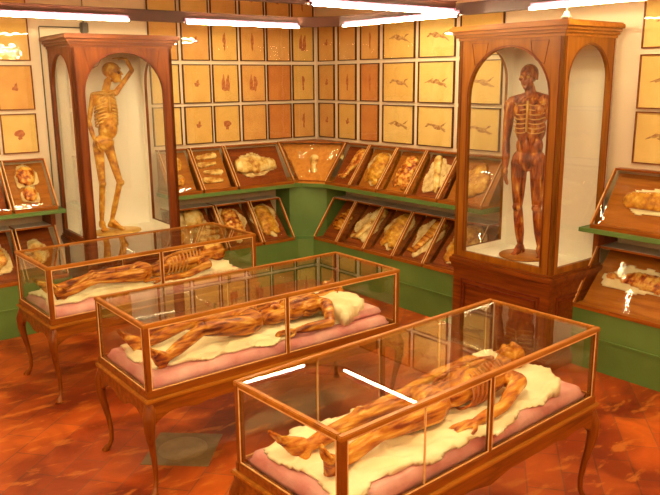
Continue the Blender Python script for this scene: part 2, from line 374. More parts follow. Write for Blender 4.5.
# specimen kinds: (capsules, ribs, material)
def kind_specs(k, w, h):
    s = min(w, h)
    if k == 'torso_wide':  # lying trunk with ribs, along u
        return [(-.36*w, 0, .26*h, -.05*w, .02*h, .30*h), (-.05*w, .02*h, .30*h, .33*w, 0, .19*h), (.30*w, .08*h, .12*h, .44*w, .12*h, .06*h), (.30*w, -.08*h, .12*h, .44*w, -.12*h, .05*h)], (110, .004, 'u'), 'wax_organ'
    if k == 'trunk_tall':
        return [(0, .20*h, .24*w, 0, -.12*h, .27*w), (-.12*w, -.2*h, .16*w, -.16*w, -.36*h, .11*w), (.12*w, -.2*h, .16*w, .18*w, -.36*h, .11*w)], (130, .004, 'v'), 'wax_organ'
    if k == 'leg':
        return [(-.10*w, -.36*h, .10*w, 0, -.05*h, .13*w), (0, -.05*h, .13*w, .14*w, .30*h, .22*w), (-.10*w, -.36*h, .09*w, -.30*w, -.40*h, .06*w)], None, 'wax_flesh'
    if k == 'arm':
        return [(-.25*w, .38*h, .12*w, 0, .0, .10*w), (0, 0, .10*w, .20*w, -.26*h, .08*w), (.20*w, -.26*h, .08*w, .24*w, -.38*h, .05*w), (.20*w, -.28*h, .05*w, .12*w, -.40*h, .03*w)], None, 'wax_yellow'
    if k == 'head':
        return [(0, .14*h, .27*w, 0, .02*h, .22*w), (0, 0, .16*w, 0, -.22*h, .13*w), (0, -.22*h, .13*w, .0, -.30*h, .26*w)], None, 'wax_pale'
    if k == 'bundle':      # several small muscles one under another
        return [(-.28*w, .34*h, .07*w, .24*w, .38*h, .10*w), (-.30*w, .12*h, .09*w, .22*w, .16*h, .05*w), (-.20*w, -.08*h, .06*w, .28*w, -.10*h, .10*w), (-.26*w, -.30*h, .10*w, .26*w, -.34*h, .06*w)], None, 'wax_pale'
    if k == 'pelvis':
        return [(-.22*w, .12*h, .15*w, -.12*w, -.14*h, .13*w), (.22*w, .12*h, .15*w, .12*w, -.14*h, .13*w), (-.1*w, -.02*h, .14*w, .1*w, -.02*h, .14*w), (0, -.05*h, .09*w, 0, -.30*h, .07*w)], None, 'wax_pale'
    if k == 'heads':
        return [(0, .24*h, .22*w, 0, .16*h, .20*w), (0, -.22*h, .17*w, 0, -.27*h, .15*w)], None, 'wax_organ'
    if k == 'vertebral':
        return [(-.42*w, 0, .05*h, .40*w, .0, .05*h), (-.18*w, .02*h, .16*h, .0, .06*h, .26*h), (0, .04*h, .27*h, .36*w, .02*h, .27*h), (-.18*w, -.03*h, .15*h, .36*w, -.03*h, .27*h), (-.42*w, .0, .11*h, -.36*w, 0, .13*h)], (150, .005, 'u'), 'wax_organ'
    if k == 'organs':
        return [(0, .20*h, .16*w, 0, -.18*h, .20*w), (-.2*w, .05*h, .12*w, -.22*w, -.18*h, .12*w), (.2*w, .08*h, .11*w, .2*w, -.12*h, .14*w), (0, .36*h, .07*w, 0, .2*h, .09*w)], None, 'wax_organ'
spec_seed = [1]
def specimen(m, w, h, kind, label, cloth=True, tilt=0, group=None, mat=None, cscale=1.04, cmat='case_cloth'):
    if kind in ('bundle', 'heads'):      # several loose pieces in one case: one object each
        caps = kind_specs(kind, w, h)[0]; names = ['topmost', 'second', 'third', 'lowest'] if len(caps) == 4 else ['upper', 'lower']
        for cp, nm in zip(caps, names):
            cx, cy = (cp[0]+cp[3])/2, (cp[1]+cp[4])/2; spec_seed[0] += 1; sd = spec_seed[0]
            k = (cp[0]-cx, cp[1]-cy, cp[2]*1.14, cp[3]-cx, cp[4]-cy, cp[5]*1.14); ext = max(abs(k[0]), abs(k[3]))*2+max(k[2], k[5])*2.3; ey = max(abs(k[1]), abs(k[4]))*2+max(k[2], k[5])*2.3
            lift = .010 if cloth else .001
            o = relief(ext, ey, blob_fn([k], sd, .55, .006), 26).build('anatomical_wax_model', mat or kind_specs(kind, w, h)[2], None, True, mtx=m @ Matrix.Rotation(tilt, 4, 'Z') @ Matrix.Translation((cx, cy, lift)))
            tag(o, nm + ' of ' + label, 'wax model', group)
            if cloth: relief(ext*1.25, ey*1.2, cloth_fn(ext*1.25, ey*1.2, sd), 30).build('cloth', cmat, o, True, loc=(0, 0, -lift+.0015), label='crumpled white cloth under the wax model')
        return o
    spec_seed[0] += 1; sd = spec_seed[0]
    caps, ribs, mt = kind_specs(kind, w, h)
    caps = [(a, c, r*1.14, d, e, q*1.14) for a, c, r, d, e, q in caps]
    mtx = m @ Matrix.Rotation(tilt, 4, 'Z')
    lift = .010 if cloth else .001
    o = relief(w, h, blob_fn(caps, sd, .55, .006, ribs)).build('anatomical_wax_model', mat or mt, None, True, mtx=mtx @ Matrix.Translation((0, 0, lift)))
    tag(o, label, 'wax model', group)
    if cloth:
        relief(w*cscale, h*cscale, cloth_fn(w*cscale, h*cscale, sd)).build('cloth', cmat, o, True, loc=(0, 0, -lift+.0015), label='crumpled white cloth under the wax model')
    return o
CG = 'sloping glazed display cases along the walls'; WG = 'wax models in the sloping cases'
def wall_case(wall, s0, s1, lower, kind, clabel, wlabel, **k):
    w = s1-s0; z = (BZ if lower else SZ)-.010 if False else (BZ-.012 if lower else SZ)
    ht, dt, db = (.46, .22, .525) if lower else (CHT, DT, DB)
    m = wm(wall, (s0+s1)/2, 0, z)
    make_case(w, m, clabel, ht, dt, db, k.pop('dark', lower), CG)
    bl = sqrt((db-.12-.022)**2 + (ht-.067)**2)
    if kind:
        sw, sh = k.pop('size', (w*.88, bl*.93))
        specimen(board_mtx(m, ht, dt, db, .003, k.pop('dv', 0), k.pop('du', 0)), sw, sh, kind, wlabel, group=WG, **k)
    return m
# upper shelf, left wall, counted leftward from the corner
wall_case(1, .60, 1.345, False, 'torso_wide', 'wide upper sloping case on left wall, first left of the corner case', 'long ribbed trunk model lying in the wide upper case', dark=True, size=(.56, .34), cloth=True, mat='wax_pale')
wall_case(1, 1.35, 1.77, False, 'bundle', 'narrow upper case with four pale pieces, second left of the corner case', 'the four pale wax pieces left of the wide upper case', cloth=False)
wall_case(1, 1.775, 2.14, False, 'heads', 'upper case partly hidden behind right post of left tall cabinet', 'two yellow wax pieces beside right post of left cabinet', cloth=False, mat='wax_yellow')
wall_case(1, 3.29, 3.70, False, 'heads', 'upper case with two pale-ringed models, just left of left tall cabinet', 'two red-and-white wax sections in case left of left cabinet', dark=False)
wall_case(1, 3.705, 4.12, False, 'organs', 'upper case cut by the left edge of the picture', 'dark wax model in the upper case at the left edge', dark=True)
# lower row, left wall
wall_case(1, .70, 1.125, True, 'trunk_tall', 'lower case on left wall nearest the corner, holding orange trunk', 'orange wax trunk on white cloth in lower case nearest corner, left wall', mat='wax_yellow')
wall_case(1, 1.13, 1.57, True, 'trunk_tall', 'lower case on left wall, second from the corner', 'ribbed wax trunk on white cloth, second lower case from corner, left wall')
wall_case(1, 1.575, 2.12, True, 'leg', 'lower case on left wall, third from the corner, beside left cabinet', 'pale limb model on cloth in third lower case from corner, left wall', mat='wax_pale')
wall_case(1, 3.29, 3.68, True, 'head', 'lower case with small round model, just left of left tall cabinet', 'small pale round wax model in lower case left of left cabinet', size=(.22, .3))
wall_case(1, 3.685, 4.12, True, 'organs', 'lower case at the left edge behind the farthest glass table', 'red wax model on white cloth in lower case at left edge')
# upper row, right wall, counted from the corner
for i, (s0, s1, kd, cl, wl, mt) in enumerate([
    (.64, 1.07, 'leg', 'first upper case right of the corner case', 'red wax limb in first upper case on right wall', 'wax_organ'),
    (1.07, 1.51, 'trunk_tall', 'second upper case right of the corner case', 'yellow oval wax model in second upper case on right wall', 'wax_yellow'),
    (1.51, 1.945, 'trunk_tall', 'third upper case right of the corner case', 'red and yellow wax trunk in third upper case on right wall', 'wax_organ'),
    (1.945, 2.375, 'arm', 'fourth upper case right of the corner case', 'yellow bent limb model in fourth upper case on right wall', 'wax_pale'),
    (2.375, 2.93, 'organs', 'fifth upper case, partly behind left post of right tall cabinet', 'yellow wax model in fifth upper case behind right cabinet post', 'wax_yellow')]):
    wall_case(2, s0, s1, False, kd, cl+', right wall', wl, mat=mt, tilt=-.15, cloth=(i in (1, 3)), dark=(i in (0, 3)))
for i, (s0, s1, kd, cl, wl, mt) in enumerate([
    (.59, 1.0, 'organs', 'first lower case right of the green corner panel', 'dark red wax model in first lower case on right wall', 'wax_flesh_dark'),
    (1.0, 1.45, 'leg', 'second lower case right of the green corner panel', 'pale limb on white cloth in second lower case on right wall', 'wax_pale'),
    (1.45, 1.90, 'trunk_tall', 'third lower case right of the green corner panel', 'yellow wax trunk on white cloth in third lower case, right wall', 'wax_yellow'),
    (1.90, 2.33, 'leg', 'fourth lower case right of the green corner panel', 'orange leg model on white cloth in fourth lower case, right wall', 'wax_flesh'),
    (2.33, 2.90, 'trunk_tall', 'fifth lower case, beside left side of right tall cabinet', 'yellow wax model in fifth lower case beside right cabinet', 'wax_yellow')]):
    wall_case(2, s0, s1, True, kd, cl, wl, mat=mt, tilt=-.12, cloth=(i > 0))
# right edge
m = wall_case(2, 4.02, 4.86, False, 'torso_wide', 'wide upper case right of the right tall cabinet', 'yellow and red wax trunk in wide upper case at right edge', mat='wax_yellow', size=(.60, .25), dark=False, du=.02, cscale=1.06, cmat='white_fabric')
m = wall_case(2, 4.00, 4.86, True, 'vertebral', 'wide lower case right of the right tall cabinet', 'ribbed back model on white cloth in lower case at right edge', mat='wax_organ', size=(.56, .24), du=-.06, cscale=1.25, cmat='white_fabric', dark=False)
# corner case: trapezoid spanning the corner
def corner_case():
    z = SZ
    t = thing('corner_display_case', 'trapezoid display case set across the room corner on the green shelf', 'display case', Matrix.Translation(wp(1, .3, .3, z)), CG)
    inv = t.matrix_world.inverted()
    A = lambda w, s, d, h: inv @ wp(w, s, d, z+h)
    tl, tr, bl_, br_ = A(1, .585, .075, CHT), A(2, .62, .075, CHT), A(1, .545, .375, .03), A(2, .63, .375, .03)
    bk = inv @ wp(1, .01, .01, z)
    b = MB(); bm = b.b
    # floor and head board as solid prisms
    b.prism([(A(1, .585, .01, 0).x, A(1, .585, .01, 0).y), (bl_.x, bl_.y), (br_.x, br_.y), (A(2, .62, .01, 0).x, A(2, .62, .01, 0).y), (bk.x, bk.y)], 0, .024, 'z')
    n = (br_-bl_).cross(tl-bl_).normalized(); n = -n if n.dot(Vector((-1, -1, .5))) < 0 else n
    k = .085
    q = [p - n*k for p in (bl_, br_, tr, tl)]; q2 = [p - n*.012 for p in q]
    va = [bm.verts.new(p) for p in q]; vb = [bm.verts.new(p) for p in q2]
    bm.faces.new(va); bm.faces.new(vb[::-1])
    for i in range(4): bm.faces.new((va[i], vb[i], vb[(i+1) % 4], va[(i+1) % 4]))
    b.build('back_board', 'case_board_golden', t)
    b = MB()
    for p, r in ((tl, tr), (bl_, br_), (bl_, tl), (br_, tr)): bar(b, p, r, .016)
    b.prism([(tl.x, tl.y), (tr.x, tr.y), (A(2, .62, .01, 0).x, A(2, .62, .01, 0).y), (bk.x, bk.y), (A(1, .585, .01, 0).x, A(1, .585, .01, 0).y)], CHT-.008, CHT+.004, 'z')
    b.build('frame', 'case_wood', t)
    b = MB(); bm = b.b
    q = [p + n*.0015 for p in (bl_, br_, tr, tl)]; q2 = [p - n*.0015 for p in (bl_, br_, tr, tl)]
    va = [bm.verts.new(p) for p in q]; vb = [bm.verts.new(p) for p in q2]
    bm.faces.new(va); bm.faces.new(vb[::-1])
    for i in range(4): bm.faces.new((va[i], vb[i], vb[(i+1) % 4], va[(i+1) % 4]))
    b.build('glass', 'corner_case_glass', t)
    x = (br_-bl_).normalized(); z_ = n; y = z_.cross(x)
    r = Matrix((x, y, z_)).transposed().to_4x4(); r.translation = (bl_+br_+tl+tr)/4 - n*(k-.002)
    m = t.matrix_world @ r
    specimen(m @ Matrix.Translation((0, .01, 0)), .19, .27, 'head', 'small pale head-shaped wax model in centre of the corner case', cloth=False, group=WG)
    for i, (u, v, sc, an, pl) in enumerate([(-.33, .08, 1, .2, 'far left of the corner case'), (-.20, .10, 1, -.1, 'left of the pale head in corner case'), (-.22, -.09, 1.1, .1, 'lower left of the corner case'), (.20, .10, .8, 0, 'right of the pale head in corner case'), (.33, .10, .8, .1, 'upper right of the corner case')]):
        mm = m @ Matrix.Translation((u, v, .001)) @ Matrix.Rotation(an, 4, 'Z')
        caps = [(-.020, -.04, .013, -.018, .03, .008), (0, -.055, .015, 0, .03, .009), (.020, -.03, .013, .018, .035, .008)]
        o = relief(.08*sc, .15*sc, blob_fn([tuple(c*sc for c in cc) for cc in caps], i+50, .6, .002)).build('wax_piece', 'wax_pale', None, True, mtx=mm)
        tag(o, 'small pale three-pronged wax piece, ' + pl, 'wax model', 'small pale pieces in the corner case')
corner_case()

# ------------------------------------------------------------------ framed pictures
def motif_polys(kind, w, h, rnd):
    P = []
    def ell(cx, cy, rx, ry, n=18, wob=.18, rot=0):
        ph = rnd.uniform(0, 6)
        q = []
        for i in range(n):
            a = 2*pi*i/n; k = 1+wob*sin(3*a+ph)+wob*.6*sin(5*a+ph*2)
            x, y = rx*k*cos(a), ry*k*sin(a); q.append((cx+x*cos(rot)-y*sin(rot), cy+x*sin(rot)+y*cos(rot)))
        P.append(q)
    if kind == 'twin':
        ell(-.085*w, 0, .075*w, .20*h); ell(.085*w, 0, .075*w, .20*h); ell(0, -.15*h, .12*w, .05*h)
    elif kind == 'oval':
        ell(0, .05*h, .06*w, .15*h); ell(0, -.14*h, .035*w, .09*h)
    elif kind == 'small':
        ell(0, -.02*h, .09*w, .05*h); ell(.03*w, .05*h, .04*w, .05*h)
    elif kind == 'round':
        ell(0, 0, .15*w, .09*h, wob=.08); ell(0, -.11*h, .06*w, .05*h)
    elif kind == 'lying':
        ell(.02*w, .0, .17*w, .055*h, wob=.3, rot=-.2); ell(-.19*w, .03*h, .10*w, .03*h, wob=.35, rot=.3); ell(.20*w, -.05*h, .12*w, .03*h, wob=.35, rot=-.45); ell(.22*w, .05*h, .08*w, .02*h, wob=.3, rot=.5)
    return P
proto = {}
MOTIF = {'twin': 'two upright reddish lobes', 'oval': 'a slender upright reddish figure', 'small': 'a small reddish blot', 'round': 'a round pale organ', 'lying': 'a sprawling muscle figure', 'plain': 'a barely visible figure'}
def picture(wall, s0, s1, z0, z1, kind, pap, label, brown=False):
    w, h = s1-s0, z1-z0; rnd = random.Random(int(s0*1000)+int(z0*100)+wall)
    t = thing('framed_picture', label, 'picture', wm(wall, (s0+s1)/2, 0, (z0+z1)/2), 'framed anatomical drawings on the walls')
    fr = .0095
    b = MB()
    for (a, c, d, e) in ((-w/2, w/2, h/2-fr, h/2), (-w/2, w/2, -h/2, -h/2+fr), (-w/2, -w/2+fr, -h/2+fr, h/2-fr), (w/2-fr, w/2, -h/2+fr, h/2-fr)):
        b.box(a, c, -.024, -.002, d, e)
    fo = b.build('frame', 'picture_frame_brown' if brown else 'picture_frame_wood', t)
    pr = MB().box(-w/2+fr, w/2-fr, -.010, -.003, -h/2+fr, h/2-fr).build('print', pap, t)
    ps = motif_polys(kind, w, h, rnd)
    if ps:
        b = MB()
        for i, q in enumerate(ps):
            b.prism(q, -.0108-.0002*i, -.010, 'y')
        b.build('drawing', 'ink_brown' if kind == 'lying' else 'ink_red', pr)
    MB().box(-w/2+fr, w/2-fr, -.019, -.017, -h/2+fr, h/2-fr).build('glass', 'picture_glass', fo)
ROWS = [(2.955, 3.375), (2.50, 2.92), (2.05, 2.462), (1.61, 2.018)]
RN = ['top row, above the light rail', 'first row under the rail', 'middle row under the rail', 'lowest row, above the cases']
ORD = ['first', 'second', 'third', 'fourth', 'fifth', 'sixth']
W1C = [(.04, .348), (.376, .70), (.728, 1.048), (1.084, 1.408), (1.434, 1.766), (1.806, 2.134)]
W1K = [['oval', 'small', 'small', 'plain', 'small', 'small'], ['twin', 'plain', 'oval', 'oval', 'small', 'plain'], ['oval', 'plain', 'twin', 'twin', 'small', 'small'], ['oval', 'plain', 'plain', 'round', 'small', 'small']]
W1P = [['paper_orange']*4+['paper_golden']*2, ['paper_golden', 'paper_orange', 'paper_orange', 'paper_golden', 'paper_orange', 'paper_orange'], ['paper_golden', 'paper_red', 'paper_orange', 'paper_golden', 'paper_golden', 'paper_yellow'], ['paper_orange', 'paper_red', 'paper_orange', 'paper_golden', 'paper_golden', 'paper_yellow']]
for r in range(4):
    for c, (a, d) in enumerate(W1C):
        picture(1, a, d, *ROWS[r], W1K[r][c], W1P[r][c], f"framed drawing, left wall, {RN[r]}, {ORD[c]} left of the corner")
    zz = [(2.955, 3.375), (2.485, 2.92), (2.035, 2.445), (1.63, 2.0)][r]
    for c, (a, d) in enumerate([(3.32, 3.645), (3.675, 4.0)]):
        picture(1, a, d, *zz, ['plain', 'plain', 'small', 'round'][r], ['paper_golden', 'paper_golden', 'paper_orange', 'paper_yellow'][r],
            f"framed drawing {'beside' if c == 0 else 'one column left of'} the left cabinet, {RN[r]}", True)
W2C = [(.07, .367), (.44, .755), (.83, 1.134), (1.20, 1.674), (1.732, 2.222), (2.285, 2.802)]
W2K = [None, ['small', 'plain', 'oval', 'lying', 'lying', 'plain'], ['small', 'oval', 'oval', 'lying', 'lying', 'lying'], ['small', 'small', 'plain', 'lying', 'lying', 'lying']]
W2P = [None, ['paper_orange', 'paper_orange', 'paper_orange', 'paper_golden', 'paper_yellow', 'paper_golden'], ['paper_orange', 'paper_orange', 'paper_red', 'paper_golden', 'paper_yellow', 'paper_yellow'], ['paper_orange', 'paper_golden', 'paper_red', 'paper_yellow', 'paper_yellow', 'paper_yellow']]
for r in (1, 2, 3):
    for c, (a, d) in enumerate(W2C):
        picture(2, a, d, *ROWS[r], W2K[r][c], W2P[r][c], f"framed drawing, right wall, {RN[r]}, {ORD[c]} right of the corner")
    zz = [None, (2.51, 2.92), (2.05, 2.465), (1.62, 2.028)][r]
    picture(2, 4.135, 4.63, *zz, 'lying', 'paper_yellow', f"framed drawing of a sprawling muscle figure at right edge, {RN[r]}", True)

# ------------------------------------------------------------------ tall cabinets
def panel_with_arch(b, w, z0, z1, x0, x1, zb, zs, y0, y1, axis_m=None):
    """flat panel in x-z with an arched opening x0..x1, sill zb, spring zs"""
    t = MB(); arc = arch_pts(x0, x1, zs)
    t.box(-w/2, x0, y0, y1, z0, z1); t.box(x1, w/2, y0, y1, z0, z1)
    if zb > z0: t.box(x0, x1, y0, y1, z0, zb)
    for (p, q) in zip(arc, arc[1:]):
        t.prism([p, q, (q[0], z1), (p[0], z1)], y0, y1, 'y')
    if axis_m is not None: t.b.transform(axis_m)
    b._merge(t.b)
def cabinet(m, w, d, zb, zt, label, group, stile=.10, atop=.055, wz='cabinet_wood_z', wx='cabinet_wood_x'):
    t = thing('tall_display_cabinet', label, 'cabinet', m, group)
    # origin: front-left floor corner, x right, +y to the back
    b = MB()
    b.box(.0, w, .0, d, .0, zb-.10, .004)
    ped = b.build('pedestal', 'cabinet_wood_x', t)
    b = MB()
    for (x0, x1) in ((.09, w-.09),):
        for (e, y) in ((0, -.006), (.035, -.010)):
            b.box(x0+e, x1-e, y, .002, zb-.20-e, zb-.185-e); b.box(x0+e, x1-e, y, .002, .14+e, .155+e)
            b.box(x0+e, x0+.014+e, y, .002, .14+e, zb-.185-e); b.box(x1-.014-e, x1-e, y, .002, .14+e, zb-.185-e)
    for e in (0, .035):
        for (p, q) in ((.09+e, d-.09-e),):
            b.box(w-.002, w+.006, p, q, zb-.20-e, zb-.185-e); b.box(w-.002, w+.006, p, q, .14+e, .155+e)
            b.box(w-.002, w+.006, p, p+.014, .14+e, zb-.185-e); b.box(w-.002, w+.006, q-.014, q, .14+e, zb-.185-e)
    b.build('panel_moulding', 'cabinet_inlay', ped)
    b = MB(); b.box(-.02, w+.02, -.02, d, 0, .09, .006); b.box(-.012, w+.012, -.012, d, .09, .105, .004)
    b.build('skirting', 'cabinet_wood_x', t)
    b = MB()
    b.box(-.030, w+.030, -.030, d, zb-.060, zb-.012, .007); b.box(-.018, w+.018, -.018, d, zb-.085, zb-.058, .005); b.box(-.010, w+.010, -.010, d, zb-.102, zb-.083)
    b.box(-.012, w+.012, -.012, d, zb-.014, zb+.006, .004)
    b.build('waist_moulding', 'cabinet_wood_x', t)
    b = MB(); b.box(.03, w-.03, .03, d-.02, zb+.004, zb+.012); b.build('case_floor', 'cream_paint', t, label='cream-painted floor inside the cabinet')
    H = zt-zb; cm = Matrix.Translation((w/2, 0, 0))
    spring = zt-atop-(w-2*stile)/2
    b = MB(); panel_with_arch(b, w, zb+.004, zt, -w/2+stile, w/2-stile, zb+.055, spring, 0, .032, cm)
    ff = b.build('front_frame', wz, t)
    # inlay line round the arch + grooves on posts
    b = MB(); arc = arch_pts(stile-.012, w-stile+.012, spring)
    for p, q in zip(arc, arc[1:]): bar(b, (p[0], -.001, p[1]), (q[0], -.001, q[1]), .008)
    for x in (stile-.012, w-stile+.012): bar(b, (x, -.001, zb+.06), (x, -.001, spring), .008)
    for x in (.030, w-.030): b.box(x-.003, x+.003, -.003, .002, zb+.01, zt-.01)
    for sx, x in ((1, stile+.02), (-1, w-stile-.02)):
        zc = zt-.035
        pts = [(x, zc), (x+sx*.16, zc)] + [(x+sx*(.16-.16*(1-cos(a))*.8), zc-.17*sin(a)) for a in (pi*.15, pi*.3, pi*.5)]
        for p, q in zip(pts, pts[1:]+pts[:1]): bar(b, (p[0], -.001, p[1]), (q[0], -.001, q[1]), .004)
    b.build('inlay', 'cabinet_inlay', ff)
    # sides
    sst = .085; sspring = zt-.065-(d-2*sst)/2
    for sx, name in ((0, 'side_frame'), (1, 'side_frame')):
        mm = Matrix.Translation((w if sx else 0, d/2, 0)) @ Matrix.Rotation(pi/2 if sx else -pi/2, 4, 'Z')
        b = MB(); panel_with_arch(b, d, zb+.004, zt, -d/2+sst, d/2-sst, zb+.055, sspring, 0, .028, mm)
        o = b.build(name, wz, t)
        b = MB(); panel_with_arch(b, d-.03, zb+.012, zt-.01, -d/2+sst, d/2-sst, zb+.055, sspring, .029, .033, mm)
        b.build('lining', 'cream_paint', o)
        b = MB(); bb = MB(); arc = arch_pts(-d/2+sst-.010, d/2-sst+.010, sspring)
        for p, q in zip(arc, arc[1:]): bar(bb, (p[0], -.001, p[1]), (q[0], -.001, q[1]), .006)
        for x in (-d/2+.03, d/2-.03): bb.box(x-.003, x+.003, -.003, .002, zb+.01, zt-.01)
        bb.b.transform(mm); b._merge(bb.b); b.build('side_inlay', 'cabinet_inlay', o)
        b = MB(); b.prism([(-d/2+sst, zb+.055)] + arch_pts(-d/2+sst, d/2-sst, sspring) + [(d/2-sst, zb+.055)], .012, .015, 'y'); b.b.transform(mm)
        b.build('side_glass', 'pane_glass', o)
    b = MB(); b.prism([(stile, zb+.055)] + arch_pts(stile, w-stile, spring) + [(w-stile, zb+.055)], .014, .017, 'y')
    b.build('front_glass', 'pane_glass', ff)
    b = MB(); b.box(.0, w, d-.018, d, zb, zt); b.build('back_panel', 'cream_paint', t, label='cream back panel of the cabinet')
    # cornice
    b = MB()
    for e, z0, z1 in ((.010, zt-.012, zt+.012), (.028, zt+.012, zt+.034), (.046, zt+.034, zt+.058), (.066, zt+.058, zt+.092), (.052, zt+.092, zt+.102)):
        b.box(-e, w+e, -e, d-.002, z0, z1, .004)
    b.build('cornice', wx, t)
    return t
M1 = frame_mtx(-3.185, -.755, 0, -.02); CW1, CD1 = .94, .72
cab1 = cabinet(M1, CW1, CD1, .815, 2.60, 'left tall red-brown glazed cabinet holding a figure with raised arm', 'tall arched display cabinets')
M2 = frame_mtx(-.755, -3.055, 0, -pi/2+.040); CW2, CD2 = .985, .70
cab2 = cabinet(M2, CW2, CD2, .79, 2.60, 'right tall honey-brown glazed cabinet holding a figure with arms down', 'tall arched display cabinets', .112, .075, 'honey_lit_wood_z', 'honey_wood_x')  # honey wood above the pedestal: the more orange light put into its colour

# junction boxes and conduit above the cabinets
t = thing('wall_junction_box', 'small grey junction box above the left tall cabinet', 'junction box', wm(1, 2.795, 0, 2.80))
MB().box(-.035, .035, -.06, -.001, -.05, .05, .008).build('box', 'grey_metal', t)
MB().tube([(0, -.02, .05), (0, -.02, 1.2)], .006).build('cable', 'grey_metal', t)
MB().tube([(-.03, -.015, .0), (-.42, -.015, .0), (-.425, -.015, -.01), (-.425, -.015, -1.55)], .006).build('conduit', 'grey_metal', t)
t = thing('cabinet_lamp_box', 'small grey lamp fitting on top of the right tall cabinet', 'lamp fitting', M2 @ Matrix.Translation((.955, .05, 2.702)))
MB().lathe([(.045, 0), (.045, .015), (.028, .03), (.02, .055), (.006, .06)], 20).build('fitting', 'grey_metal', t, True)
MB().tube([(0, 0, .055), (0, 0, 1.4)], .006).build('cable', 'grey_metal', t)

# ------------------------------------------------------------------ light rails and fluorescent tubes
RZ = 2.845
def rail(p, q, label):
    p, q = Vector(p), Vector(q); d = q-p; L = d.length
    m = frame_mtx(p.x, p.y, RZ, math.atan2(d.y, d.x))
    t = thing('light_rail', label, 'light rail', m, 'dark overhead light rails')
    MB().box(0, L, -.020, .020, -.045, .045, .003).build('rail_body', 'rail_metal', t)
    b = MB(); b.box(0, L, -.030, .030, .045, .052, .002); b.build('rail_flange', 'rail_metal', t)
    return t
def lamp(p, q, label, side=0):
    p, q = Vector(p), Vector(q); d = q-p; L = d.length
    m = frame_mtx(p.x, p.y, RZ, math.atan2(d.y, d.x))
    t = thing('fluorescent_lamp', label, 'fluorescent lamp', m, 'fluorescent tubes under the rails')
    MB().box(0, L, -.036, -.020, -.034, -.004, .003).build('batten', 'batten_paint', t)
    [MB().box(x, x+.012, -.062, -.034, -.058, -.030, .002).build('lamp_holder', 'batten_paint', t) for x in (0, L-.012)]
    MB().tube([(.012, -.050, -.046), (L-.012, -.050, -.046)], .0092, 12).build('tube', 'tube_light', t, True)
Y1 = -1.10
X2 = lambda s, d=.78: tuple(wp(2, s, d).xy)
rail((-8.3, Y1, 0), (-1.02, Y1, 0), 'long rail running in front of the left wall')
rail((-1.02, Y1, 0), (*X2(1.40), 0), 'short slanting rail piece near the room corner')
rail((*X2(1.40), 0), (*X2(8), 0), 'long rail running in front of the right wall')
rail((-8.3, -3.06, 0), (-.84, -3.06, 0), 'rail crossing the room towards the right tall cabinet')
lamp((-4.28, Y1), (-2.79, Y1), 'lit tube at the top left of the picture, over left cabinet')
lamp((-2.27, Y1), (-1.03, Y1), 'lit tube in front of the orange pictures, left wall')
lamp((*X2(1.49),), (*X2(2.97),), 'lit tube just left of the right cabinet, lower of two')
lamp((*X2(3.66),), (*X2(5.10),), 'lit tube at the top right, over right cabinet')
lamp((-2.30, -3.06), (-.86, -3.06), 'lit tube at the top edge, upper of the two converging tubes')
# unseen lamps added to light the room, outside the camera's view
lamp((-6.4, Y1), (-4.9, Y1), 'added fill tube beyond the left edge of the picture')
lamp((-5.2, -3.06), (-3.7, -3.06), 'added fill tube on crossing rail, above and left of view')
lamp((*X2(5.8),), (*X2(7.3),), 'added fill tube beyond the right edge of the picture')
lamp((-3.6, -5.6), (-2.1, -5.6), 'added fill tube above the nearest glass table')
lamp((-6.8, -5.6), (-5.3, -5.6), 'added fill tube above and beside the viewer')
for yy in (-4.45, -7.6):  # unseen rails added to carry the extra lamps
    rail((-8.3, yy, 0), (-1.2, yy, 0), 'added unseen rail crossing the room ' + ('above the middle glass table' if yy > -5 else 'behind the viewer'))
for (xa, yy, lb) in ((-5.4, -4.45, 'added fill tube above the left end of the middle glass table'), (-3.3, -4.45, 'added fill tube above the middle glass table, out of view'), (-7.4, -4.45, 'added fill tube above the left side of the room'),
                     (-4.4, -7.6, 'added fill tube just behind the viewer'), (-2.6, -7.6, 'added fill tube behind the viewer, to the right'), (-6.4, -7.6, 'added fill tube behind the viewer, to the left'), (-8.1, -7.6, 'added fill tube behind the viewer, at the far left wall'),
                     (-5.2, -5.6, 'added fill tube above and just ahead of the viewer'), (-8.2, -5.6, 'added fill tube over the left side of the viewer')):
    lamp((xa, yy), (xa+1.4, yy), lb)  # more unseen tubes, added to brighten the tables and cabinets
rail((-8.3, -5.6, 0), (-.7, -5.6, 0), 'added unseen rail crossing the room above the nearest glass table')  # out of view, added to hold fill tubes

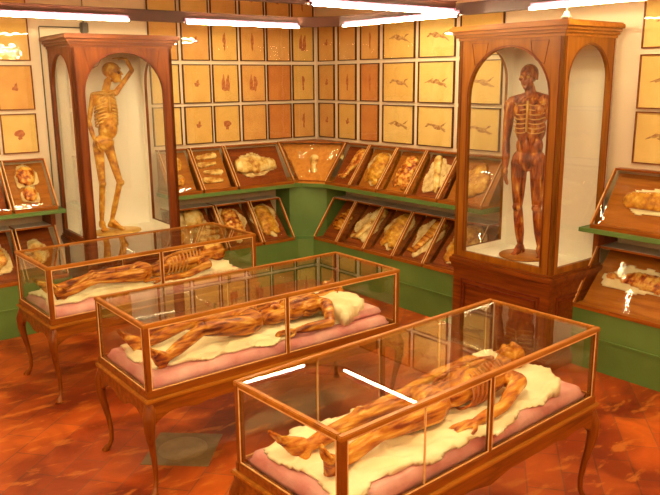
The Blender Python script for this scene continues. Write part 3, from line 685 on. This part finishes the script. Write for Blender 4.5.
# ------------------------------------------------------------------ glass tables
L_ = 1.82; VW = .703; HG = .403; HB = .6135
def apron_poly(L, z0, z1):
    """scalloped lower edge"""
    pts = [(0, z1), (L, z1)]
    n = 60; low = []
    for i in range(n+1):
        x = i/n; e = min(x, 1-x)*L
        dep = .075 + .085*max(0, 1-(e/.14))**1.3 + .018*max(0, 1-abs(e-.30)/.07) + .028*max(0, 1-abs(x-.5)*L/.14)
        low.append((x*L, z1-dep))
    return pts + low[::-1]
def vitrine(m, label, L=L_, rods=False):
    t = thing('glass_table_case', label, 'glass table case', m, 'long glass-topped display tables')
    p = .030; W_ = VW
    for x in (0, L-p):
        for y in (0, W_-p): MB().box(x, x+p, y, y+p, HB, HB+HG, .003).build('post', 'vitrine_wood_z', t)
    b = MB(); zt = HB+HG
    b.box(-.004, L+.004, -.004, .024, zt-.020, zt+.004, .004); b.box(-.004, L+.004, W_-.024, W_+.004, zt-.020, zt+.004, .004)
    b.box(-.0035, .024, .024, W_-.024, zt-.020, zt+.004, .004); b.box(L-.024, L+.0035, .024, W_-.024, zt-.020, zt+.004, .004)
    b.build('top_frame', 'honey_wood_x', t)
    for y in (.0, W_-.02): MB().box(L/2-.010, L/2+.010, y, y+.02, HB+.02, zt-.02, .002).build('glazing_bar', 'vitrine_wood_z', t)
    if rods:
        for x, y in ((.47, .004), (.47, W_-.012), (1.36, W_-.012)):
            MB().tube([(x, y+.004, HB+.03), (x, y+.004, zt-.02)], .005).build('support_rod', 'gilt_highlight', t)
    # thin pale strips painting the edge highlights round the panes
    e = .005; z0, z1 = HB+.024, zt-.020
    for name, y in (('front', -.001), ('back', W_-.003)):
        b = MB()
        for x0, x1 in ((p-.001, L/2-.011), (L/2+.011, L-p+.001)):
            b.box(x0, x0+e, y, y+.004, z0, z1); b.box(x1-e, x1, y, y+.004, z0, z1); b.box(x0, x1, y, y+.004, z1-e, z1+.001); b.box(x0, x1, y, y+.004, z0-.001, z0+e)
        b.build('pane_highlight', 'gilt_highlight', t)
    for x in (-.001, L-.003):
        b = MB(); y0, y1 = p-.001, W_-p+.001
        b.box(x, x+.004, y0, y0+e, z0, z1); b.box(x, x+.004, y1-e, y1, z0, z1); b.box(x, x+.004, y0, y1, z1-e, z1+.001); b.box(x, x+.004, y0, y1, z0-.001, z0+e)
        b.build('pane_highlight', 'gilt_highlight', t)
    b = MB(); b.box(-.006, L+.006, -.006, .022, HB-.022, HB+.024, .004); b.box(-.006, L+.006, W_-.022, W_+.006, HB-.022, HB+.024, .004)
    b.box(-.0055, .022, .022, W_-.022, HB-.022, HB+.024, .004); b.box(L-.022, L+.0055, .022, W_-.022, HB-.022, HB+.024, .004)
    b.build('bottom_frame', 'vitrine_wood_x', t)
    b = MB(); b.box(.01, L-.01, .01, W_-.01, HB-.02, HB-.002); b.build('case_floor', 'vitrine_wood_x', t)
    # table
    b = MB(); b.box(-.022, L+.022, -.022, W_+.022, HB-.040, HB-.021, .004); b.build('table_edge', 'gilt_highlight' if False else 'honey_wood_x', t)
    b = MB(); ap = apron_poly(L+.02, 0, HB-.040)
    ap = [(x-.01, z) for x, z in ap]; MB().prism(ap, -.012, .010, 'y').build('apron', 'apron_wood', t); MB().prism(ap, W_-.010, W_+.012, 'y').build('apron', 'apron_wood', t)
    for x0, x1 in ((-.012, .010), (L-.010, L+.012)):
        b = MB(); ap2 = apron_poly(W_-.02, 0, HB-.040); b.prism([(x+.01, z) for x, z in ap2], x0, x1, 'x'); b.build('end_apron', 'apron_wood', t)
    for sx, x in ((-1, .014), (1, L-.014)):
        for sy, y in ((-1, .014), (1, W_-.014)):
            path = []; rr = []
            z1 = HB-.045
            for (f, off, r) in ((1, 0, .022), (.93, .006, .030), (.84, .018, .033), (.72, .020, .028), (.58, .010, .021), (.42, -.006, .016), (.26, -.016, .0135), (.14, -.014, .013), (.07, -.002, .014), (.035, .012, .019), (.0, .020, .024)):
                path.append((x+sx*off*.95, y+sy*off*.95, z1*f)); rr.append(r*1.12)
            # smooth the profile
            P2, R2 = [], []
            for i in range(len(path)-1):
                for k in range(4):
                    f = k/4; f = f*f*(3-2*f) if False else f
                    P2.append(tuple(path[i][j]*(1-f)+path[i+1][j]*f for j in range(3))); R2.append(rr[i]*(1-f)+rr[i+1]*f)
            P2.append(path[-1]); R2.append(rr[-1])
            MB().tube(P2, R2, 10).build('leg', 'vitrine_wood_z', t, True)
    b = MB(); b.box(.024, L-.024, .024, W_-.024, zt-.006, zt-.002); b.build('top_glass', 'vitrine_glass', t)
    for y in (.008, W_-.012):
        b = MB(); b.box(p, L-p, y, y+.003, HB+.02, zt-.018); b.build('side_glass', 'vitrine_glass', t)
    for x in (.008, L-.012):
        b = MB(); b.box(x, x+.003, p, W_-p, HB+.02, zt-.018); b.build('end_glass', 'vitrine_glass', t)
    return t
VM = [frame_mtx(-3.9617, -2.2087, 0, .0466), frame_mtx(-3.9346, -3.8138, 0, .016), frame_mtx(-3.8718, -5.459, 0, .0707)]
vitrine(VM[0], 'farthest glass table, in front of the left tall cabinet', 1.765)
vitrine(VM[1], 'middle glass table with pink cushion and cabriole legs', 1.875)
vitrine(VM[2], 'nearest glass table, in the right foreground', 1.82, True)

def cushion(m, x0, x1, y0, y1, z, t, mat, label, name='mattress', quilt=True, seed=1, cat='mattress'):
    bm = bmesh.new(); w, d = x1-x0, y1-y0; nx, ny = 70, 30
    grid = []
    for j in range(ny+1):
        row = []
        for i in range(nx+1):
            u, v = i/nx, j/ny; e = min(u*w, (1-u)*w, v*d, (1-v)*d); r = .035
            hgt = t*(.45+.55*sqrt(max(0, 1-(1-min(e/r, 1))**2)))
            if quilt: hgt += -.006*max(0, 1-abs(((u*w*9) % 1)-.5)*8)*0 + .004*abs(sin(u*w*34))*abs(sin(v*d*34))
            hgt += .006*noise.noise(Vector((u*w*9, v*d*9, seed)))
            row.append(bm.verts.new((x0+u*w, y0+v*d, hgt)))
        grid.append(row)
    for j in range(ny):
        for i in range(nx): bm.faces.new((grid[j][i], grid[j][i+1], grid[j+1][i+1], grid[j+1][i]))
    ed = [e for e in bm.edges if e.is_boundary]
    r = bmesh.ops.extrude_edge_only(bm, edges=ed); vs = [g for g in r['geom'] if isinstance(g, bmesh.types.BMVert)]
    for v in vs: v.co.z = 0; v.co.x += .008*(1 if v.co.x < (x0+x1)/2 else -1); v.co.y += .008*(1 if v.co.y < (y0+y1)/2 else -1)
    bmesh.ops.contextual_create(bm, geom=[e for e in bm.edges if e.is_boundary])
    b = MB(); b.b.free(); b.b = bm
    o = b.build(name, mat, None, True, mtx=m @ Matrix.Translation((0, 0, z))); tag(o, label, cat); return o
def sheet(m, outline, z, fn, mat, label, name='sheet', thick=.006, n=130, seed=1, cat='sheet', span=(1.8, .7)):
    """draped cloth as a heightfield: inside(outline) test via fn_edge"""
    W_, D_ = span
    def f(u, v):
        x, y = u+W_/2, v+D_/2
        lo, hi, a0, a1 = outline
        wob = .022*sin(x*14+seed)+.012*sin(x*31+seed*2); wy = .02*sin(y*16+seed)
        if not (a0+wy < x < a1+wy and lo(x)+wob < y < hi(x)+wob*.7): return -1
        return max(.002, thick*1.5 + fn(x, y) + .016*(1-min(1, 5*abs(noise.noise(Vector((x*5+3*y, y*9, seed+4)))))) + .006*noise.noise(Vector((x*14, y*14, seed))) + .004*sin(x*38+y*60+3*noise.noise(Vector((x*4, y*4, seed)))))
    b = relief(W_, D_, f, n); o = b.build(name, mat, None, True, mtx=m @ Matrix.Translation((W_/2, D_/2, z))); tag(o, label, cat); return o

# ------------------------------------------------------------------ wax bodies
def dirv(a, b): return (Vector(b)-Vector(a)).normalized()
def capsule(b, p, r, q, s, n=12):
    p, q = Vector(p), Vector(q)
    b.ball(p, r, 2); b.ball(q, s, 2)
    if (q-p).length > 1e-4: b.tube([p, q], [r, s], 14)
def chain(b, pts):
    for (p, r), (q, s) in zip(pts, pts[1:]): capsule(b, p, r, q, s)
def oval(b, c, rx, ry, rz, X, Y, Z):
    t = bmesh.new(); bmesh.ops.create_icosphere(t, subdivisions=3, radius=1)
    X, Y, Z = Vector(X), Vector(Y), Vector(Z); c = Vector(c)
    for v in t.verts: v.co = c + X*v.co.x*rx + Y*v.co.y*ry + Z*v.co.z*rz
    b._merge(t)
def hand(b, wr, d, palm_n, sgn=1, curl=.3, sc=1.0):
    """wr wrist, d along forearm, palm_n palm normal; thumb on side sgn"""
    d = Vector(d).normalized(); n = Vector(palm_n); n = (n-d*n.dot(d)).normalized(); s = d.cross(n)*sgn; wr = Vector(wr)
    k = sc
    oval(b, wr+d*.045*k, .050*k, .037*k, .015*k, d, s, n)
    for i, (off, L, r) in enumerate(((-.028, .062, .0078), (-.010, .074, .0085), (.009, .080, .0088), (.027, .072, .0085))):
        base = wr+d*.080*k+s*off*k
        dd = (d + s*off*3.2 + n*curl*.3).normalized(); m1 = base+dd*L*.42*k
        d2 = (d + s*off*2 + n*curl).normalized(); m2 = m1+d2*L*.33*k; d3 = (d+n*curl*2).normalized(); m3 = m2+d3*L*.27*k
        chain(b, [(base, r*k), (m1, r*.95*k), (m2, r*.9*k), (m3, r*.78*k)])
    tb = wr+d*.025*k+s*.028*k; t1 = tb+(d*.6+s*.8+n*.2).normalized()*.036*k; t2 = t1+(d*.9+s*.3+n*.3).normalized()*.032*k
    chain(b, [(tb, .013*k), (t1, .0105*k), (t2, .0085*k)])
def foot(b, ank, toe_dir, dn, sc=1.0):
    """ankle, direction to toes, direction to sole"""
    f = Vector(toe_dir).normalized(); dn = Vector(dn); dn = (dn-f*dn.dot(f)).normalized(); s = f.cross(dn); a = Vector(ank); k = sc
    heel = a - f*.030*k + dn*.045*k
    capsule(b, a, .036*k, heel, .030*k)
    ball_ = a + f*.115*k + dn*.052*k
    capsule(b, a+f*.02*k, .036*k, ball_, .024*k); capsule(b, heel, .026*k, ball_, .022*k)
    capsule(b, ball_-s*.02*k, .022*k, ball_+s*.02*k, .020*k)
    for i, (o, L, r) in enumerate(((-.034, .050, .014), (-.014, .048, .010), (.003, .043, .0095), (.018, .037, .009), (.032, .030, .0085))):
        p = ball_+s*o*k+f*.01*k; q = p+f*L*k+dn*.004*k; capsule(b, p, r*1.05*k, q, r*.9*k)
def head(b, c, upv, face, sc=1.0, skull=True):
    U = Vector(upv).normalized(); Fc = Vector(face); Fc = (Fc-U*Fc.dot(U)).normalized(); R = U.cross(Fc); c = Vector(c); k = sc
    oval(b, c+U*.025*k-Fc*.012*k, .072*k, .092*k, .080*k, R, Fc, U)
    oval(b, c-U*.040*k+Fc*.030*k, .050*k, .052*k, .062*k, R, Fc, U)
    capsule(b, c-U*.085*k+Fc*.058*k, .022*k, c-U*.07*k+Fc*.02*k, .040*k)
    capsule(b, c+Fc*.078*k+U*.010*k, .009*k, c+Fc*.098*k-U*.026*k, .012*k)      # nose
    capsule(b, c+Fc*.072*k+U*.030*k-R*.03*k, .013*k, c+Fc*.072*k+U*.030*k+R*.03*k, .013*k)  # brow
    capsule(b, c+Fc*.078*k-U*.052*k-R*.014*k, .008*k, c+Fc*.078*k-U*.052*k+R*.014*k, .008*k) # lips
    for q in (-1, 1):
        capsule(b, c+R*q*.048*k+Fc*.055*k-U*.018*k, .016*k, c+R*q*.055*k+Fc*.02*k-U*.012*k, .014*k)  # cheekbone
        capsule(b, c+R*q*.072*k-Fc*.005*k+U*.010*k, .012*k, c+R*q*.074*k-Fc*.002*k-U*.022*k, .009*k)  # ear
def remeshed(b, name, mat, vox=.0055, sm=4, mtx=None, parent=None, **kw):
    bmesh.ops.recalc_face_normals(b.b, faces=b.b.faces)
    me = bpy.data.meshes.new('t'); b.b.to_mesh(me); b.b.free()
    o = bpy.data.objects.new('t', me); C.objects.link(o)
    r = o.modifiers.new('r', 'REMESH'); r.mode = 'VOXEL'; r.voxel_size = vox; r.use_smooth_shade = True
    s = o.modifiers.new('s', 'SMOOTH'); s.iterations = sm; s.factor = .5
    dg = bpy.context.evaluated_depsgraph_get(); dg.update()
    me2 = bpy.data.meshes.new_from_object(o.evaluated_get(dg)); me2.name = name
    bpy.data.objects.remove(o); bpy.data.meshes.remove(me)
    me2.materials.clear(); me2.materials.append(MT[mat])
    for p in me2.polygons: p.use_smooth = True
    return link(name, me2, parent, mtx=mtx, **kw)
def limb(b, a, ra, m, rm, c, rc, bulge):
    """tapered two-bone limb with muscle bellies; bulge: (upper, lower) radius of the bellies"""
    a, m, c = Vector(a), Vector(m), Vector(c)
    chain(b, [(a, ra), (a.lerp(m, .35), bulge[0]), (a.lerp(m, .75), (bulge[0]+rm)/2), (m, rm), (m.lerp(c, .28), bulge[1]), (m.lerp(c, .65), (bulge[1]*.6+rc*.6)), (c, rc)])
def ribs(b, top, bot, R, Fr, w0, w1, dep, n=9, r=.006, side=(-1, 1)):
    """rib hoops from sternum round to the spine; top/bot points on chest axis"""
    top, bot = Vector(top), Vector(bot); ax = (bot-top).normalized(); R = Vector(R).normalized(); Fr = Vector(Fr).normalized()
    for i in range(n):
        t = i/(n-1); c = top.lerp(bot, t); w = w0+(w1-w0)*sin(pi*.5*min(1, t*1.6)); dd = dep*(.75+.25*sin(pi*t))
        for q in side:
            pts = []
            for k in range(11):
                a = -pi*.42 + (pi*.92)*k/10
                open_ = 0 if t < .65 else (t-.65)*1.2
                if a > pi*.5-open_: break
                pts.append(c + R*q*w*cos(a) + Fr*dd*sin(a) - ax*(-.035*(-sin(a)) )*1.0 + ax*(.018*cos(a)))
            b.tube(pts, r, 6)
    b.tube([top+Fr*dep*.80, top.lerp(bot, .62)+Fr*dep*1.02], [.014, .010], 8)

def finish_body(t, parts): pass
# --- standing figure with the raised arm (left cabinet)
def fig_raised():
    X, Y, Z = (1, 0, 0), (0, -1, 0), (0, 0, 1)
    t = thing('anatomical_wax_figure', 'standing yellow wax skeleton figure, one arm raised over its head, left cabinet', 'wax figure', Matrix.Translation((-2.765, -.385, .828)), 'life-size wax figures')
    o = lambda x, y, z: (x+2.765, y+.0, z-.828)   # world-ish x, local depth (negative = front), z
    b = MB()
    head(b, o(-2.685, -.01, 2.375), (-.10, 0, 1), (.75, -.62, -.25), .94)
    chain(b, [(o(-2.725, .02, 2.29), .036), (o(-2.755, .02, 2.20), .036)])
    # trunk: slim rib cage, narrow waist, rounded belly
    oval(b, o(-2.765, .01, 2.08), .106, .074, .13, X, Y, Z)
    oval(b, o(-2.760, .01, 1.96), .104, .070, .12, X, Y, Z)
    oval(b, o(-2.785, .01, 1.82), .070, .060, .12, X, Y, Z)
    oval(b, o(-2.745, -.02, 1.86), .066, .064, .11, X, Y, Z)
    oval(b, o(-2.815, .01, 1.71), .102, .080, .085, X, Y, Z)
    chain(b, [(o(-2.88, .01, 2.165), .030), (o(-2.77, .0, 2.18), .028), (o(-2.665, .01, 2.185), .030)])
    limb(b, o(-2.885, .01, 2.15), .028, o(-2.935, .03, 1.92), .020, o(-2.915, -.02, 1.76), .017, (.026, .023))
    hand(b, o(-2.912, -.022, 1.755), (.15, -.25, -1), (1, 0, 0), 1, .5, .85)
    limb(b, o(-2.665, .0, 2.18), .030, o(-2.490, -.02, 2.395), .022, o(-2.545, -.03, 2.495), .016, (.025, .020))
    hand(b, o(-2.548, -.03, 2.498), (-1, -.05, .10), (0, 0, -1), -1, .15, .82)
    limb(b, o(-2.87, .01, 1.69), .052, o(-2.868, -.02, 1.325), .030, o(-2.885, .03, .945), .020, (.046, .029))
    limb(b, o(-2.770, .01, 1.68), .052, o(-2.705, -.05, 1.325), .030, o(-2.795, .0, .945), .020, (.043, .028))
    b.ball(o(-2.868, -.03, 1.325), .036); b.ball(o(-2.70, -.06, 1.325), .038)
    foot(b, o(-2.885, .03, .935), (-.1, -1, -.1), (0, 0, -1), .84)
    foot(b, o(-2.79, .0, .935), (.55, -.8, -.1), (0, 0, -1), .84)
    remeshed(b, 'body', 'wax_yellow', parent=t)
    b = MB(); ribs(b, o(-2.765, .01, 2.165), o(-2.768, .01, 1.90), X, (.15, -1, 0), .080, .106, .077, 9, .0085)
    b.tube([o(-2.765, -.075, 2.17), o(-2.86, -.035, 2.185), o(-2.90, .0, 2.175)], .009); b.tube([o(-2.765, -.075, 2.17), o(-2.70, -.04, 2.19), o(-2.66, .0, 2.195)], .009)
    b.build('rib_cage', 'wax_bone', t, True, label='pale yellow ribs and collarbones')
    f = Vector((.75, -.62, -.1)).normalized(); R = Vector((0, 0, 1)).cross(f)
    for q in (-1, 1): MB().ball(Vector(o(-2.685, -.01, 2.378))+f*.068+R*q*.027, (.017, .017, .014)).build('eye_socket', 'socket_dark', t, True)  # solid dark balls stand in for the hollow sockets
    b = MB(); b.lathe([(.235, 0), (.245, .010), (.24, .022), (.20, .030), (.10, .036), (.0, .038)], 44, 1, .72, .01, -.02)
    b.build('figure_base', 'wax_bone', t, True, label='oval golden base')
fig_raised()
def fig_down():
    # local: x = along the cabinet front (world -y), y = back
    t = thing('anatomical_wax_figure', 'standing brown flayed wax figure with both arms hanging, right cabinet', 'wax figure', M2 @ Matrix.Translation((.465, .37, .803)) @ Matrix.Rotation(.32, 4, 'Z'), 'life-size wax figures')
    X, Y, Z = (1, 0, 0), (0, -1, 0), (0, 0, 1)
    b = MB(); k = 1.0
    P = lambda x, y, z: (x, y, z)
    head(b, P(-.03, -.02, 1.50), (0, 0, 1), (-.12, -1, -.15), .97)
    oval(b, P(0, -.055, .80), .055, .035, .07, X, Y, Z)
    chain(b, [(P(-.03, .01, 1.42), .043), (P(-.01, .02, 1.33), .048)])
    oval(b, P(0, .0, 1.22), .148, .098, .14, X, Y, Z); oval(b, P(0, .0, 1.08), .128, .092, .14, X, Y, Z)
    oval(b, P(0, .0, .94), .112, .085, .12, X, Y, Z); oval(b, P(0, .0, .83), .142, .095, .10, X, Y, Z)
    chain(b, [(P(-.165, .01, 1.295), .050), (P(0, .01, 1.34), .050), (P(.165, .01, 1.295), .050)])
    limb(b, P(-.182, .01, 1.275), .046, P(-.205, .01, .985), .031, P(-.185, -.03, .765), .022, (.044, .035))
    hand(b, P(-.184, -.03, .76), (.05, -.1, -1), (1, 0, 0), 1, .3, .95)
    limb(b, P(.182, .01, 1.275), .046, P(.205, .01, .985), .031, P(.185, -.03, .765), .022, (.044, .035))
    hand(b, P(.184, -.03, .76), (-.05, -.1, -1), (-1, 0, 0), -1, .3, .95)
    limb(b, P(-.080, .0, .80), .070, P(-.068, -.02, .43), .038, P(-.045, .03, .085), .024, (.064, .042))
    limb(b, P(.080, .0, .80), .070, P(.095, -.02, .43), .038, P(.125, .03, .085), .024, (.064, .042))
    b.ball(P(-.068, -.035, .43), .042); b.ball(P(.095, -.035, .43), .042)
    foot(b, P(-.045, .03, .075), (-.2, -1, -.12), (0, 0, -1), .92); foot(b, P(.125, .03, .075), (.4, -1, -.12), (0, 0, -1), .92)
    # pectorals, shoulder and thigh muscles
    for q in (-1, 1):
        oval(b, P(q*.068, -.075, 1.24), .062, .030, .052, X, Y, Z); oval(b, P(q*.04, -.078, 1.05), .030, .022, .10, X, Y, Z)
        oval(b, P(q*.19, .0, 1.26), .045, .045, .06, X, Y, Z)
    remeshed(b, 'body', 'wax_red', parent=t)
    b = MB()
    for q in (-1, 1):
        for i in range(7):
            z = 1.28-.037*i; b.tube([(q*.012, -.108, z), (q*.05, -.108, z-.008), (q*.095, -.085, z-.006), (q*.125, -.045, z+.01)], .0048, 6)
    b.tube([(0, -.106, 1.31), (0, -.112, 1.06)], .010); b.build('rib_cage', 'wax_bone', t, True, label='pale rib lines and breastbone')
    f = Vector((-.12, -1, -.1)).normalized(); R = Vector((0, 0, 1)).cross(f)
    for q in (-1, 1): MB().ball(Vector((-.03, -.02, 1.505))+f*.074+R*q*.029, .014).build('eye', 'wax_bone', t, True)
    MB().lathe([(.20, 0), (.21, .006), (.21, .016), (.20, .022), (0, .0225)], 44).build('figure_base', 'honey_wood_x', t, True, label='round wooden base')
fig_down()

def lying(m, label, mat, J, opt):
    """J joints in case coordinates (along, across, height above case floor)"""
    t = thing('reclining_wax_figure', label, 'wax figure', m @ Matrix.Translation((.9, .35, HB)), 'life-size wax figures')
    o = lambda p: Vector((p[0]-.9, p[1]-.35, p[2]))
    b = MB(); up_ = Vector((0, 0, 1))
    ch, wa_, pe, nk, hd = [o(J[k]) for k in ('chest', 'waist', 'pelvis', 'neck', 'head')]
    ax = (nk-pe).normalized(); sd = up_.cross(ax).normalized()
    head(b, hd, opt.get('hup', ax), opt.get('face', up_), .98)
    chain(b, [(hd-ax*.04, .046), (nk, .050), (nk-ax*.07, .055)])
    tr = opt.get('thin', 1.0)
    oval(b, ch+ax*.05, .13, .135*tr, .090*tr, ax, sd, up_); oval(b, ch-ax*.07, .13, .125*tr, .088*tr, ax, sd, up_)
    oval(b, wa_, .13, .105*tr, .072*tr, ax, sd, up_); oval(b, pe, .10, .135*tr, .082, ax, sd, up_)
    sF, sB = o(J['shF']), o(J['shB'])
    chain(b, [(sF, .046), (nk-ax*.09, .055), (sB, .046)])
    for s in 'FB':
        sh, el, wr = [o(J[k+s]) for k in ('sh', 'el', 'wr')]; hnd = o(J['hd'+s])
        limb(b, sh, .044, el, .029, wr, .021, (.041*tr, .032*tr))
        hand(b, wr, hnd-wr, (0, 0, -1), 1 if s == 'F' else -1, .25, .95)
        hp, kn, an = [o(J[k+s]) for k in ('hp', 'kn', 'an')]; to = o(J['to'+s])
        limb(b, hp, .070*tr, kn, .040, an, .027, (.064*tr, .041*tr)); b.ball(kn+up_*.012, .040)
        sole = (an-kn).normalized()
        foot(b, an, to-an, sole, .92)
    for e in opt.get('extra', ()): oval(b, o(e[0]), *e[1], ax, sd, up_)
    body = remeshed(b, 'body', mat, parent=t)
    if opt.get('ribs'):
        b = MB(); ribs(b, nk-ax*.07, wa_+ax*.03, sd, up_, .090*tr, .138*tr, .102*max(tr, .93), opt['ribs'], .0075)
        b.build('rib_cage', opt.get('ribmat', 'wax_bone'), t, True)
    if opt.get('viscera'):
        b = MB(); rnd = random.Random(3); c = wa_+up_*.045
        for i in range(15):
            a = rnd.uniform(0, 2*pi); r = rnd.uniform(0, .065); p = c+ax*(r*1.5*cos(a)+.02)+sd*r*sin(a)+up_*.02
            b.ball(p, (rnd.uniform(.02, .035), rnd.uniform(.016, .026), rnd.uniform(.013, .022)))
        b.build('viscera', 'wax_organ', t, True, label='heap of yellow and red organs in the opened belly')
    if opt.get('hair'):
        b = MB(); q = opt.get('hup', ax); q = Vector(q).normalized(); fc = Vector(opt.get('face', up_)).normalized()
        for i in range(26):
            rnd = random.Random(i); a = rnd.uniform(-1.3, 1.3)
            p = hd + q*.085*cos(a*.6) + sd*.07*sin(a) - fc*.01
            b.tube([p+fc*.03, p+q*.02-fc*.03, p+q*.02-fc*.075+sd*.02*sin(i), p-fc*.09+sd*.05*sin(i*2)], [.012, .014, .012, .005], 6)
        b.build('hair', 'hair', t, True)
    return t
JF = dict(pelvis=(.86, .34, .165), waist=(1.04, .34, .16), chest=(1.24, .345, .17), neck=(1.46, .36, .17), head=(1.585, .385, .185),
    shF=(1.39, .19, .165), elF=(1.16, .115, .125), wrF=(.95, .115, .115), hdF=(.85, .14, .11),
    shB=(1.41, .52, .165), elB=(1.18, .60, .125), wrB=(.97, .575, .12), hdB=(.87, .56, .115),
    hpF=(.82, .265, .16), knF=(.46, .255, .175), anF=(.19, .245, .12), toF=(.15, .20, .23),
    hpB=(.84, .425, .16), knB=(.49, .42, .175), anB=(.19, .45, .12), toB=(.12, .50, .22))
lying(VM[2], 'wax body with visible ribs lying on white sheet in nearest glass table', 'wax_flesh', JF,
      dict(face=(-.1, -.35, 1), ribs=10, ribmat='wax_rib_red', thin=.92))
J2 = dict(JF, pelvis=(.86, .36, .165), waist=(1.06, .36, .165), chest=(1.27, .37, .18), neck=(1.49, .40, .17), head=(1.62, .43, .19),
    shF=(1.42, .23, .185), elF=(1.33, .075, .12), wrF=(1.08, .10, .115), hdF=(.98, .13, .115),
    shB=(1.44, .55, .17), elB=(1.24, .63, .13), wrB=(1.05, .54, .19), hdB=(.97, .47, .21),
    hpF=(.82, .285, .16), knF=(.46, .22, .225), anF=(.19, .17, .12), toF=(.14, .14, .22),
    hpB=(.84, .44, .16), knB=(.50, .47, .20), anB=(.19, .47, .12), toB=(.13, .50, .22))
lying(VM[1], 'reclining wax body with opened belly and bent near arm, middle table', 'wax_flesh_dark', J2,
      dict(face=(.35, .2, 1), hup=(1, .1, -.35), viscera=True, hair=True))
J1 = dict(JF, chest=(1.24, .36, .18), waist=(1.04, .35, .15), neck=(1.46, .38, .19), head=(1.59, .40, .21), knF=(.46, .27, .19), elF=(1.17, .14, .12), wrF=(.97, .16, .12), hdF=(.9, .2, .12))
lying(VM[0], 'thin wax body with bare ribs lying in the farthest glass table', 'wax_flesh_dark', J1,
      dict(face=(-.5, -.1, 1), ribs=10, ribmat='wax_rib_orange', thin=.82))

# bedding
MZ = .0
for i, (m, Lc) in enumerate(zip(VM, (1.78, 1.85, 1.82))):
    nm = ['farthest', 'middle', 'nearest'][i]
    cushion(m, .035, Lc-.035, .035, VW-.035, HB, .072, 'pink_silk', f'pink silk mattress filling the {nm} glass table', seed=i+1)
sheet(VM[2], (lambda x: .045+.025*sin(x*5)+4*max(0, x-1.55)**2, lambda x: .63+.02*sin(x*4)-3*max(0, x-1.58)**2, .07, 1.76), HB+.080, lambda x, y: .052*math.exp(-((x-1.62)/.13)**4), 'white_sheet', 'white sheet with bunched folds under body in nearest glass table', seed=3)
sheet(VM[1], (lambda x: .095+.03*sin(x*6), lambda x: .62, .08, 1.45), HB+.080, lambda x, y: .0, 'white_sheet', 'white sheet under the reclining body, middle glass table', seed=5)
sheet(VM[0], (lambda x: .12+.02*sin(x*5), lambda x: .61, .06, 1.68), HB+.080, lambda x, y: .045*math.exp(-((x-1.5)/.2)**2)*(1 if y > .3 else .4), 'white_sheet', 'white sheet under the thin body, farthest glass table', seed=8)
# cushions at the heads
cushion(VM[1], 1.50, 1.80, .10, .64, HB+.078, .050, 'pink_silk', 'small pink cushion under the head in middle glass table', 'cushion', False, 4, 'cushion')
sheet(VM[1], (lambda x: .05+.9*max(0, x-1.58), lambda x: .52, 1.42, 1.68), HB+.085, lambda x, y: .055-.28*max(0, .22-y), 'white_fabric', 'white cloth hanging over the head cushion in middle table', 'head_cloth', .045, 90, 11, 'cloth')
cushion(VM[2], 1.53, 1.72, .14, .54, HB+.078, .040, 'white_sheet', 'plump white pillow under the head in nearest glass table', 'pillow', False, 6, 'pillow')
